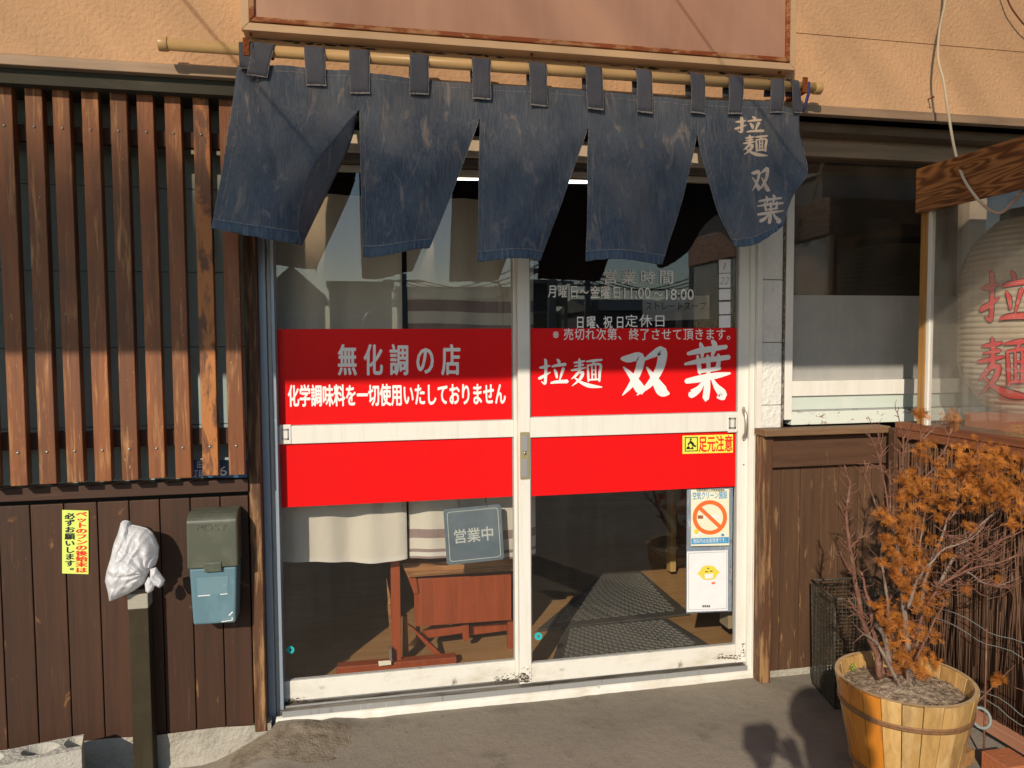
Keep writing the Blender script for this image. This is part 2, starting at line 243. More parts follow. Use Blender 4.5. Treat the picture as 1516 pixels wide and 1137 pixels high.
def canopy_sheet(name, T, var):
    m = bpy.data.materials.new(name); m.use_nodes = True; MT[name] = m
    nt = m.node_tree; N = nt.nodes; L = nt.links; N.remove(N['Principled BSDF'])
    t = N.new('ShaderNodeBsdfTransparent'); d = N.new('ShaderNodeBsdfDiffuse'); d.inputs[0].default_value = (.25, .17, .10, 1)
    tc = N.new('ShaderNodeTexCoord'); mp = N.new('ShaderNodeMapping'); mp.inputs['Scale'].default_value = (3.2, .8, 1); mp.inputs['Rotation'].default_value = (0, 0, .5)
    n = N.new('ShaderNodeTexNoise'); n.inputs['Scale'].default_value = 1.2; n.inputs['Detail'].default_value = 2.5
    L.new(tc.outputs['Object'], mp.inputs[0]); L.new(mp.outputs[0], n.inputs['Vector'])
    mr = N.new('ShaderNodeMapRange'); mr.inputs[1].default_value = .3; mr.inputs[2].default_value = .7; L.new(n.outputs['Fac'], mr.inputs[0])
    mx = N.new('ShaderNodeMix'); mx.data_type = 'RGBA'; L.new(mr.outputs[0], mx.inputs[0])
    mx.inputs[6].default_value = (*[c*(1-var) for c in T], 1); mx.inputs[7].default_value = (*[min(1, c*(1+var)) for c in T], 1)
    sp = N.new('ShaderNodeSeparateXYZ'); L.new(tc.outputs['Object'], sp.inputs[0])     # tint darkens towards the gutter, graded to set the shade cast below
    n3 = N.new('ShaderNodeTexNoise'); n3.inputs['Scale'].default_value = 2.2; n3.inputs['Detail'].default_value = 3; L.new(tc.outputs['Object'], n3.inputs['Vector'])
    ad = N.new('ShaderNodeMath'); ad.operation = 'MULTIPLY_ADD'; ad.inputs[1].default_value = .5; L.new(n3.outputs['Fac'], ad.inputs[0]); L.new(sp.outputs[1], ad.inputs[2])
    m4 = N.new('ShaderNodeMapRange'); m4.interpolation_type = 'SMOOTHSTEP'; m4.inputs[1].default_value = .52; m4.inputs[2].default_value = -.08; L.new(ad.outputs[0], m4.inputs[0])
    md = N.new('ShaderNodeMix'); md.data_type = 'RGBA'; L.new(m4.outputs[0], md.inputs[0]); L.new(mx.outputs[2], md.inputs[6]); md.inputs[7].default_value = (.02, .014, .012, 1)
    L.new(md.outputs[2], t.inputs[0])
    ms = N.new('ShaderNodeMixShader'); ms.inputs[0].default_value = .08; L.new(t.outputs[0], ms.inputs[1]); L.new(d.outputs[0], ms.inputs[2])
    L.new(ms.outputs[0], N['Material Output'].inputs[0]); return m
canopy_sheet('amber_sheet', (.62, .50, .39), .22)

# ------------------------------------------------------------------ mesh helpers
OFF = {}
class MB:
    def __init__(s): s.v = []; s.f = []; s.sm = []
    def add(s, vs, fs, smooth=False):
        k = len(s.v); s.v += [Vector(v) for v in vs]; s.f += [tuple(i+k for i in f) for f in fs]; s.sm += [smooth]*len(fs); return s
    def box(s, x0, x1, y0, y1, z0, z1):
        return s.add([(x0, y0, z0), (x1, y0, z0), (x1, y1, z0), (x0, y1, z0), (x0, y0, z1), (x1, y0, z1), (x1, y1, z1), (x0, y1, z1)],
                     [(0, 3, 2, 1), (4, 5, 6, 7), (0, 1, 5, 4), (1, 2, 6, 5), (2, 3, 7, 6), (3, 0, 4, 7)])
    def obox(s, c, ax, ay, az):                       # half-axis vectors
        c, ax, ay, az = map(Vector, (c, ax, ay, az))
        P = [c+ax*i+ay*j+az*k for k in (-1, 1) for (i, j) in ((-1, -1), (1, -1), (1, 1), (-1, 1))]
        return s.add(P, [(0, 3, 2, 1), (4, 5, 6, 7), (0, 1, 5, 4), (1, 2, 6, 5), (2, 3, 7, 6), (3, 0, 4, 7)])
    def bar(s, a, b, wd, th, up=(0, 0, 1)):
        a, b = Vector(a), Vector(b); d = (b-a); n = d.normalized(); up = Vector(up)
        sd = n.cross(up); sd = sd.normalized() if sd.length > 1e-6 else Vector((1, 0, 0)); u2 = sd.cross(n)
        return s.obox((a+b)/2, d/2, sd*wd/2, u2*th/2)
    def tube(s, pts, rs, n=8, cap=True, smooth=True):
        pts = [Vector(p) for p in pts]
        if not hasattr(rs, '__len__'): rs = [rs]*len(pts)
        vs = []; fs = []; prev = None
        for i, p in enumerate(pts):
            t = (pts[min(i+1, len(pts)-1)]-pts[max(i-1, 0)]).normalized()
            if prev is None:
                a = Vector((0, 0, 1)) if abs(t.z) < .9 else Vector((1, 0, 0)); u = t.cross(a).normalized()
            else:
                u = (prev-t*prev.dot(t)); u = u.normalized() if u.length > 1e-6 else prev
            prev = u; v = t.cross(u)
            for k in range(n):
                a = 2*math.pi*k/n; vs.append(p+(u*math.cos(a)+v*math.sin(a))*rs[i])
        for i in range(len(pts)-1):
            for k in range(n): fs.append((i*n+k, i*n+(k+1) % n, (i+1)*n+(k+1) % n, (i+1)*n+k))
        if cap: fs.append(tuple(range(n))[::-1]); fs.append(tuple((len(pts)-1)*n+k for k in range(n)))
        return s.add(vs, fs, smooth)
    def grid(s, fn, nu, nv, smooth=True):
        vs = [fn(i/nu, j/nv) for j in range(nv+1) for i in range(nu+1)]
        fs = [(j*(nu+1)+i, j*(nu+1)+i+1, (j+1)*(nu+1)+i+1, (j+1)*(nu+1)+i) for j in range(nv) for i in range(nu)]
        return s.add(vs, fs, smooth)
    def build(s, name, material, parent=None, bevel=0., solid=0., seg=2, subs=0, label=None):
        o = None
        if parent is not None: off = OFF[parent.as_pointer()]
        else:
            if s.v:
                xs = [v.x for v in s.v]; ys = [v.y for v in s.v]; zs = [v.z for v in s.v]
                off = Vector(((min(xs)+max(xs))/2, (min(ys)+max(ys))/2, min(zs)))
            else: off = Vector()
        me = bpy.data.meshes.new(name); me.from_pydata([tuple(v-off) for v in s.v], [], s.f)
        me.polygons.foreach_set('use_smooth', s.sm); me.materials.append(MT[material]); me.update()
        o = bpy.data.objects.new(name, me); COL.objects.link(o)
        if parent is not None: o.parent = parent
        else: o.location = off
        OFF[o.as_pointer()] = off
        if subs: md = o.modifiers.new('Subdivision', 'SUBSURF'); md.levels = md.render_levels = subs
        if solid: md = o.modifiers.new('Solidify', 'SOLIDIFY'); md.thickness = solid; md.offset = 0
        if bevel: md = o.modifiers.new('Bevel', 'BEVEL'); md.width = bevel; md.segments = seg; md.limit_method = 'ANGLE'; md.angle_limit = rad(40)
        if label: o['label'] = label
        return o
def thing(name, loc, label, cat, group=None):
    o = bpy.data.objects.new(name, None); COL.objects.link(o); o.location = loc; o.empty_display_size = .1
    o['label'] = label; o['category'] = cat
    if group: o['group'] = group
    OFF[o.as_pointer()] = Vector(loc); return o
def tag(o, label, cat, group=None):
    o['label'] = label; o['category'] = cat
    if group: o['group'] = group
    return o
def struct(o): o['kind'] = 'structure'; return o
def stuff(o): o['kind'] = 'stuff'; return o
def bx(x0, x1, y0, y1, z0, z1): return MB().box(x0, x1, y0, y1, z0, z1)
def pbox(px0, py0, px1, py1, Y, depth, mb=None):      # a box whose front face fills a pixel rectangle at depth Y
    a = at(px0, py0, Y); b = at(px1, py1, Y)
    return (mb or MB()).box(min(a.x, b.x), max(a.x, b.x), Y, Y+depth, min(a.z, b.z), max(a.z, b.z))
def pquad(pts, Y, depth, mb=None):                    # a slab with a four (or more) cornered front outline
    P = [at(x, y, Y) for x, y in pts]; n = len(P); mb = mb or MB()
    vs = P+[p+Vector((0, depth, 0)) for p in P]
    return mb.add(vs, [tuple(range(n))[::-1], tuple(range(n, 2*n))]+[(i, (i+1) % n, n+(i+1) % n, n+i) for i in range(n)])
def pline(x0, y0, x1, y1, w_, Y, depth, mb):            # a thin straight line between two pixels
    d = math.hypot(x1-x0, y1-y0); nx, ny = -(y1-y0)/d*w_/2, (x1-x0)/d*w_/2
    return pquad([(x0+nx, y0+ny), (x1+nx, y1+ny), (x1-nx, y1-ny), (x0-nx, y0-ny)], Y, depth, mb)
def smooth_line(pts, k=6):
    out = []; n = len(pts)
    for i in range(n-1):
        p0 = pts[max(i-1, 0)]; p1 = pts[i]; p2 = pts[i+1]; p3 = pts[min(i+2, n-1)]
        for j in range(k):
            t = j/k
            out.append(tuple(.5*((2*b)+(-a+c)*t+(2*a-5*b+4*c-d)*t*t+(-a+3*b-3*c+d)*t**3) for a, b, c, d in zip(p0, p1, p2, p3)))
    out.append(tuple(pts[-1])); return out

# ------------------------------------------------------------------ lettering
GL = {}
SHIFT = [(0, 0), (1, 0), (-1, 0), (0, .7), (0, -.7), (.7, .5), (-.7, -.5)]     # a heavier face: the thin glyph laid over itself
def glyph(ch, bold):
    key = (ch, bold)
    if key not in GL:
        d = bpy.data.curves.new('glyph', 'FONT'); d.body = ch; d.size = 1; d.offset = bold; d.resolution_u = 3
        t = bpy.data.objects.new('glyph', d); COL.objects.link(t)
        dg = bpy.context.evaluated_depsgraph_get(); m = bpy.data.meshes.new_from_object(t.evaluated_get(dg))
        GL[key] = ([tuple(v.co) for v in m.vertices], [tuple(p.vertices) for p in m.polygons])
        bpy.data.objects.remove(t); bpy.data.curves.remove(d); bpy.data.meshes.remove(m)
    return GL[key]
def cells(mb, s, x0, y0, x1, y1, fn, bold=.0, vertical=False, slant=0., wd=1.):
    """one character to a cell of the pixel rectangle; fn maps a pixel to a point"""
    n = len(s)
    for i, ch in enumerate(s):
        if ch == ' ': continue
        if vertical: cx0, cx1, cy0, cy1 = x0, x1, y0+(y1-y0)*i/n, y0+(y1-y0)*(i+1)/n
        else:
            cx0, cx1, cy0, cy1 = x0+(x1-x0)*i/n, x0+(x1-x0)*(i+1)/n, y0, y1
        vs, fs = glyph(ch, 0)
        if wd != 1: vs = [((v[0]-.5)*wd+.5, v[1], 0) for v in vs]
        if vertical and ch in '。、': vs = [(v[0]+.5, v[1]+.45, 0) for v in vs]
        if vertical and ch == 'ー': vs = [(.5+(v[1]-.38), .38-(v[0]-.5), 0) for v in vs]
        for k, (sx, sy) in enumerate(SHIFT if bold > .008 else SHIFT[:1]):
            mb.add([fn(cx0+(cx1-cx0)*(v[0]+sx*bold)+slant*(v[1]-.4)*(cx1-cx0), cy1-(cy1-cy0)*(v[1]+sy*bold+.12))-Vector((0, .00003*k, 0)) for v in vs], fs)
    return mb
def fit(mb, s, x0, y0, x1, y1, fn, bold=0.):
    vs, fs = glyph(s, 0); a = min(v[0] for v in vs); b = max(v[0] for v in vs); c = min(v[1] for v in vs); d = max(v[1] for v in vs)
    return mb.add([fn(x0+(x1-x0)*(v[0]-a)/(b-a), y1-(y1-y0)*(v[1]-c)/(d-c)) for v in vs], fs)
def skew(y_left, y_right, x0, x1):                     # rows on a wall seen at an angle sink or rise along x
    return lambda px: y_left+(y_right-y_left)*(px-x0)/(x1-x0)
BR = {
 'pull': [[(.02,.68,.05),(.16,.70,.10),(.38,.75,.05)], [(.20,.98,.05),(.24,.86,.10),(.23,.3,.09),(.20,.12,.08),(.08,.20,.02)], [(.0,.30,.09),(.16,.38,.10),(.40,.52,.03)],
          [(.64,.98,.05),(.70,.90,.10),(.71,.80,.06)], [(.46,.72,.06),(.62,.76,.09),(.93,.80,.10)], [(.54,.62,.05),(.60,.50,.10),(.63,.32,.06)],
          [(.86,.66,.10),(.80,.48,.08),(.73,.26,.05)], [(.42,.14,.06),(.6,.18,.10),(1.0,.20,.12)]],
 'noodle': [[(.10,.86,.04),(.26,.88,.08),(.45,.92,.05)], [(.12,.74,.04),(.40,.79,.07)], [(.02,.60,.05),(.24,.64,.08),(.48,.69,.04)], [(.27,1.0,.05),(.29,.85,.09),(.28,.60,.07)],
            [(.30,.60,.08),(.16,.42,.08),(.02,.30,.02)], [(.16,.47,.04),(.38,.53,.09),(.30,.30,.09),(.04,.06,.02)], [(.12,.36,.04),(.30,.20,.08),(.60,.07,.13),(1.0,.02,.04)],
            [(.50,.90,.04),(.72,.93,.08),(1.0,.96,.06)], [(.76,.92,.07),(.70,.80,.04)], [(.54,.78,.05),(.56,.5,.07),(.57,.22,.06)], [(.54,.77,.05),(.94,.80,.08),(.93,.5,.08),(.92,.22,.06)],
            [(.68,.76,.04),(.69,.28,.05)], [(.80,.77,.04),(.80,.28,.05)], [(.68,.60,.035),(.81,.61,.04)], [(.68,.45,.035),(.81,.46,.04)], [(.57,.27,.05),(.92,.29,.06)]],
 'pair': [[(.02,.80,.06),(.16,.80,.13),(.40,.84,.14),(.38,.58,.12),(.24,.28,.10),(.04,.03,.02)], [(.06,.62,.03),(.22,.44,.10),(.40,.16,.17),(.44,.06,.04)],
          [(.50,.78,.04),(.66,.88,.10),(.86,.96,.16),(.82,.62,.14),(.62,.28,.11),(.34,.03,.02)], [(.54,.62,.03),(.70,.38,.11),(.86,.12,.19),(1.0,.06,.05)]],
 'leaf': [[(.06,.78,.05),(.4,.84,.09),(.92,.90,.06)], [(.34,.96,.05),(.38,.86,.09),(.38,.72,.05)], [(.60,1.0,.06),(.66,.92,.10),(.60,.74,.05)],
          [(.0,.60,.04),(.4,.66,.08),(.98,.72,.07)], [(.28,.74,.05),(.31,.58,.08),(.33,.44,.06)], [(.50,.74,.06),(.52,.58,.08),(.52,.40,.06)], [(.74,.76,.06),(.74,.60,.08),(.68,.50,.05)],
          [(.30,.47,.05),(.55,.50,.06),(.78,.53,.05)], [(.02,.30,.07),(.3,.34,.10),(.7,.40,.09),(1.0,.44,.03)], [(.50,.42,.08),(.49,.2,.12),(.46,.0,.12)],
          [(.42,.30,.05),(.30,.16,.10),(.14,.08,.12),(.10,.10,.04)], [(.60,.34,.04),(.70,.20,.10),(.84,.06,.15),(.72,.02,.04)]]}
def brush(mb, key, x0, y0, x1, y1, fn, fat=1., shear=0., k=5, layer=0):
    for si, st in enumerate(BR[key]):
        ln = smooth_line(st, k); n = len(ln); vs = []; fs = []
        for i, (x, y, wd) in enumerate(ln):
            a = ln[max(i-1, 0)]; b = ln[min(i+1, n-1)]; dx, dy = b[0]-a[0], b[1]-a[1]; q = math.hypot(dx, dy) or 1
            nx, ny = -dy/q, dx/q; h = max(wd, .015)/2*fat
            for s_ in (-1, 0, 1):
                X, Y = x+nx*h*s_, y+ny*h*s_
                vs.append((x0+(x1-x0)*(X+shear*Y), y1-(y1-y0)*Y))
        for e, (i, sg) in enumerate(((0, -1), (n-1, 1))):
            a, b = (ln[0], ln[1]) if i == 0 else (ln[-2], ln[-1]); q = math.hypot(b[0]-a[0], b[1]-a[1]) or 1
            h = max(ln[i][2], .015)/2*fat*.8; X, Y = ln[i][0]+sg*(b[0]-a[0])/q*h, ln[i][1]+sg*(b[1]-a[1])/q*h
            vs.append((x0+(x1-x0)*(X+shear*Y), y1-(y1-y0)*Y))
        for i in range(n-1):
            for c in (0, 1): fs.append((i*3+c, i*3+c+1, i*3+4+c, i*3+3+c))
        fs += [(0, 3*n, 1), (1, 3*n, 2), (3*n-3, 3*n-2, 3*n+1), (3*n-2, 3*n-1, 3*n+1)]
        mb.add([fn(px, py, si+layer) for px, py in vs], fs)
    return mb
def onplane(Y): return lambda px, py, k=0: at(px, py, Y-.00012*k)

# ================================================================== GROUND, ROAD
def ground_z(x, y):
    z = -.052+.004*noise.noise(Vector((x*2.3, y*2.3, 0)))+.0015*noise.noise(Vector((x*14, y*14, 3)))
    l = max(0, min(1, (-.30-x)/.22)); z -= .09*l*(1-max(0, min(1, (-1.2-y)/1.5)))
    m = max(0, 1-abs(x+.22)/.24)*max(0, 1-abs(y+.05)/.20); z += .045*m*(.75+.4*noise.noise(Vector((x*14, y*14, 1))))
    return z
xs = [-60, -20, -8, -4]+[-2.5+i*.05 for i in range(111)]+[4, 8, 20, 60]
ys = [-60, -30, -15, -7]+[-3.4+i*.05 for i in range(67)]+[-.03+i*.02 for i in range(6)]+[.2]
g = MB(); nx_ = len(xs)
g.add([(x, y, ground_z(x, y) if -3.3 < y else -.10) for y in ys for x in xs],
      [(j*nx_+i, j*nx_+i+1, (j+1)*nx_+i+1, (j+1)*nx_+i) for j in range(len(ys)-1) for i in range(nx_-1)], True)
struct(g.build('ground', 'asphalt'))
struct(MB().box(-80, 80, -16, -8, -.09, -.085).build('road', 'road'))

# ================================================================== LEFT TIMBER WALL
tw = thing('timber_wall', (-.7, -.05, -.06), 'dark brown vertical board wall with concrete footing left of the door', 'wall')
jx = [at(p, 900, -.05).x for p in (-46, 3, 50, 100, 149, 196, 241, 286, 330, 372)]
jx = [jx[0]-.30, jx[0]-.2, jx[0]-.1]+jx
for i in range(len(jx)-1):
    z0 = at(200, 1090, -.05).z+.0*i
    MB().box(jx[i]+.0015, jx[i+1]-.0015, -.05, -.03, -.028+random.uniform(-.003, .003), .785).build('plank', 'dark_plank', tw, bevel=.0025)
bx(jx[0], jx[-1], -.034, -.015, -.03, .80).build('backing_board', 'black', tw)
tx0, tx1 = at(373, 900, -.065).x, at(390, 900, -.065).x
bx(tx0, tx1, -.065, -.005, -.045, 2.10).build('corner_trim', 'worn_trim', tw, bevel=.002)
rz0, rz1 = at(60, 741, -.075).z, at(60, 722, -.075).z
bx(jx[0], tx0-.001, -.075, -.005, rz0, rz1).build('ledge', 'rail_wood', tw, bevel=.002)
# rough concrete footing
def foot(u, v):
    x = -1.9+u*(1.56+.02); z = -.20+v*.18
    return Vector((x, -.055+.012*noise.noise(Vector((x*9, z*20, 2)))+(.02 if v < .3 else 0)*-1, z))
fo = MB().grid(foot, 90, 8); fo.add([(-1.9, -.05, -.022), (-.32, -.05, -.022), (-.32, .1, -.022), (-1.9, .1, -.022)], [(0, 1, 2, 3)])
fo.build('footing', 'concrete', tw)

# grey siding wall behind the slats
sw = thing('siding_wall', (-.9, .02, .8), 'grey-green tiled siding glimpsed in the gaps behind the wooden slats', 'wall')
zz = [.80, 1.03, at(100, 515, 0).z, at(100, 401, 0).z, 1.83, 2.16]
for k in range(len(zz)-1):
    x = -2.2
    while x < -.36:
        x2 = min(x+.46, -.34); bx(x+.001, x2-.001, -.002, .015, zz[k]+.0012, zz[k+1]-.0012).build('siding_panel', 'siding_grey', sw, bevel=.001); x = x2
bx(-2.2, -.34, .016, .03, .8, 2.16).build('backing', 'black', sw)

# slat screen
sc = thing('slat_screen', (-.8, -.12, .85), 'screen of upright reddish brown slats fixed over the left wall', 'screen')
cx_b = [28, 71, 112, 153, 193, 233, 272, 312, 351]
cxs = [at(p, 710, -.145).x for p in cx_b]; stp = cxs[1]-cxs[0]
cxs = [cxs[0]-stp*3, cxs[0]-stp*2, cxs[0]-stp]+cxs
for i, x in enumerate(cxs):
    j = i-3; zt = at(230, 136, -.145).z; zb = at(cx_b[max(j, 0)], 719-(16*max(j, 0)/8), -.145).z+random.uniform(-.002, .002)
    lean = (.002*math.sin(i*2.1)); wd = .0245
    s_ = MB().add([(x-wd, -.145, zb), (x+wd, -.145, zb), (x+wd, -.108, zb), (x-wd, -.108, zb), (x-wd+lean, -.145, zt), (x+wd+lean, -.145, zt), (x+wd+lean, -.108, zt), (x-wd+lean, -.108, zt)],
                  [(0, 3, 2, 1), (4, 5, 6, 7), (0, 1, 5, 4), (1, 2, 6, 5), (2, 3, 7, 6), (3, 0, 4, 7)])
    o = s_.build('slat', 'orange_slat' if j == 7 else 'slat_wood', sc, bevel=.0022)
    if j == 7: o['label'] = 'slat with flaking paint over bright orange wood'
    for zc in (at(100, 668, -.145).z, at(100, 190, -.145).z):
        MB().tube([(x, -.1475, zc), (x, -.144, zc)], .0042, 8).build('screw', 'steel', o)
for (pa, pb) in ((664, 640), (212, 188)):
    bx(-2.0, -.375, -.1075, -.078, at(100, pa, -.1).z, at(100, pb, -.1).z).build('rail', 'rail_wood', sc, bevel=.002)
for x in cxs[::2]:
    bx(x-.03, x+.0, -.077, -.003, at(100, 662, -.1).z, at(100, 642, -.1).z).build('spacer', 'rail_wood', sc)

# ================================================================== UPPER FACADE
uf = thing('stucco_facade', (1, -.2, 2.17), 'cream orange stucco wall above the shop entrance with metal drip edge', 'wall')
FY = -.20; zf0 = at(0, 95, FY-.012).z; zf1 = at(0, 78, FY-.012).z; zs = at(1300, 59, FY).z
def stucco(x0, x1, z0, z1):
    bx(x0, x1, FY, FY+.03, z0, z1).build('stucco_panel', 'stucco', uf)
xr = at(1177, 60, FY).x
stucco(-2.6, .60, zf1, 3.2); stucco(.602, xr-.001, zf1, 3.2); stucco(xr+.001, 5.5, zf1, zs-.0015); stucco(xr+.001, 5.5, zs+.0015, 3.2)
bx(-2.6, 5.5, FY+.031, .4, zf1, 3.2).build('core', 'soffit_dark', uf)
bx(-2.6, 5.5, FY-.014, FY+.02, zf0, zf1-.001).build('drip_edge', 'flashing', uf, bevel=.002)
# grime line under the sign
gm = MB()
for i in range(46):
    px = 372+i*17.4+random.uniform(-5, 5)
    if random.random() < .3: continue
    py = 45+(px-357)*.0706+random.uniform(9, 14); p = at(px, py, FY-.0008); a = random.uniform(.006, .03); b = random.uniform(.0015, .004)
    gm.add([p+Vector((a*math.cos(t)*(1+.3*math.sin(3*t+i)), 0, b*math.sin(t)*(1+.4*math.cos(2*t+i)))) for t in [k*.6283 for k in range(10)]], [tuple(range(10))[::-1]])
stuff(gm.build('mould_stain', 'soffit_dark', uf))
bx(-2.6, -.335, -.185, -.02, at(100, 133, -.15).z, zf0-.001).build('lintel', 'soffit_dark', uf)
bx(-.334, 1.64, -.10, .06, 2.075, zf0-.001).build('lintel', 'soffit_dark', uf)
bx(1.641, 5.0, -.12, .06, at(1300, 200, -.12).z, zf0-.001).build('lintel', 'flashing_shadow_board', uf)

# sign box
sb = thing('sign_box', (.7, -.3, 2.4), 'large blank pinkish sign box in a rust streaked cream frame above the entrance', 'sign')
SY = -.268; a = at(357, 45, SY); b = at(1178, 103, SY); sx0, sx1 = a.x, b.x; sz = (a.z+b.z)/2
t1 = .024; t2 = .016
def miter(x0, x1, z0, z1, tk, ya, yb, nm, mt, bev=.0015):
    for q in (((x0, z0), (x1, z0), (x1-tk, z0+tk), (x0+tk, z0+tk)), ((x0, z0), (x0+tk, z0+tk), (x0+tk, z1), (x0, z1)), ((x1-tk, z0+tk), (x1, z0), (x1, z1), (x1-tk, z1))):
        q = [(x+(.0006 if x < .6 else -.0006)*0, z) for x, z in q]
        m = MB(); n = 4; cxm = sum(x for x, z in q)/4; czm = sum(z for x, z in q)/4
        q = [(cxm+(x-cxm)*.9995, czm+(z-czm)*.999) for x, z in q]
        m.add([(x, ya, z) for x, z in q]+[(x, yb, z) for x, z in q], [(0, 1, 2, 3), (7, 6, 5, 4)]+[(i, n+i, n+(i+1) % n, (i+1) % n) for i in range(n)])
        m.build(nm, mt, sb, bevel=bev)
miter(sx0, sx1, sz, 3.1, t1, SY, SY+.02, 'frame', 'sign_frame')
miter(sx0+t1+.001, sx1-t1-.001, sz+t1+.001, 3.1, t2, SY-.006, SY+.016, 'inner_trim', 'sign_rust', .003)
bx(sx0+.002, sx1-.002, SY+.021, FY-.001, sz+.002, 3.1).build('case', 'sign_frame', sb, bevel=.002)
bx(sx0+t1+t2, sx1-t1-t2, SY+.004, SY+.0205, sz+t1+t2, 3.1).build('panel', 'sign_panel', sb)
for px in (370, 790, 1160):
    p = at(px, 52+(px-357)*.07, SY); bx(p.x-.004, p.x+.004, SY+.02, SY+.03, sz-.006, sz+.001).build('screw', 'rust', sb)

# window/door header strip and far wall parts
# ================================================================== NOREN (curtain) and its pole
PY = -.28
pa, pb = at(237, 65, PY), at(1213, 131, PY)
po = thing('curtain_pole', pa, 'long cream painted pole that carries the blue split curtain', 'pole')
po_m = MB().tube([pa, pb], .0178, 24); po_m.build('rod', 'pole_cream', po)
MB().tube([pa-Vector((.004, 0, 0)), pa+Vector((.022, 0, 0))], .021, 24).build('end_cap', 'pole_cream', po, bevel=.001)
MB().tube([pb-Vector((.022, 0, 0)), pb+Vector((.004, 0, 0))], .021, 24).build('end_cap', 'pole_cream', po, bevel=.001)
def onpole(px): x = at(px, 65+(px-237)*.0676, PY).x; return pa.lerp(pb, (x-pa.x)/(pb.x-pa.x))
for k, px in enumerate((366, 1186)):
    p = onpole(px)
    br = thing('pole_bracket', p, ('rusty iron bracket holding the curtain pole at the left end of the sign', 'rusty iron bracket holding the curtain pole beside the blue cord')[k], 'bracket')
    bx(p.x-.012, p.x+.012, FY-.004, FY-.0005, p.z-.02, p.z+.055).build('wall_plate', 'rust', br, bevel=.001)
    bx(p.x-.009, p.x+.009, PY-.022, FY-.004, p.z-.026, p.z-.0195).build('arm', 'rust', br)
    bx(p.x-.009, p.x+.009, PY-.027, PY-.0225, p.z-.026, p.z+.026).build('hook_tip', 'rust', br)
    for q in (.03, .046): MB().tube([(p.x, FY-.006, p.z+q), (p.x, FY-.003, p.z+q)], .0035, 8).build('bolt', 'black', br)

NO = thing('noren', (.55, PY, 1.6), 'faded dark blue denim split shop curtain in five flaps hanging from the pole', 'curtain')
def lerp(a, b, t): return a+(b-a)*t
topx = [(352, 97), (380, 97), (411, 97), (497, 105), (569, 111), (621, 117), (700, 124), (806, 129), (918, 138), (1024, 147), (1136, 150), (1190, 166)]
def topY(x):
    for (a, b), (c, d) in zip(topx, topx[1:]):
        if x <= c: return b+(d-b)*(x-a)/(c-a)
    return topx[-1][1]
PAN = [  # rows (v, xl, yl, xr, yr)
 [(0, 352, 97, 531, 108), (.15, 348, 122, 531, 136), (.28, 344, 150, 531, 163), (.5, 337, 200, 519, 213), (.75, 326, 268, 491, 274), (1, 313, 338, 447, 363)],
 [(0, 531, 108, 710, 125), (.15, 531, 136, 710, 152), (.28, 532, 163, 709, 177), (.5, 533, 220, 692, 226), (.75, 535, 298, 665, 298), (1, 538, 377, 636, 371)],
 [(0, 710, 125, 871, 135), (.15, 710, 152, 871, 162), (.28, 710, 177, 870, 190), (.5, 709, 235, 852, 243), (.75, 708, 310, 826, 315), (1, 707, 384, 800, 387)],
 [(0, 871, 135, 1032, 148), (.15, 871, 162, 1032, 175), (.28, 871, 190, 1032, 200), (.5, 870, 240, 1022, 252), (.75, 869, 312, 1003, 320), (1, 867, 386, 981, 389)],
 [(0, 1032, 148, 1183, 164), (.15, 1032, 175, 1184, 190), (.28, 1033, 200, 1188, 215), (.5, 1044, 250, 1194, 256), (.75, 1060, 310, 1172, 293), (1, 1088, 366, 1160, 334)]]
BUL = [.05, .055, .05, .05, .03]
def rows(i, v):
    R = PAN[i]
    for k in range(len(R)-1):
        if v <= R[k+1][0]+1e-9:
            t = (v-R[k][0])/(R[k+1][0]-R[k][0]); p0 = R[max(k-1, 0)]; p1 = R[k]; p2 = R[k+1]; p3 = R[min(k+2, len(R)-1)]
            return [.5*((2*b)+(-a+c)*t+(2*a-5*b+4*c-d)*t*t+(-a+3*b-3*c+d)*t**3) for a, b, c, d in zip(p0[1:], p1[1:], p2[1:], p3[1:])]
    return list(R[-1][1:])
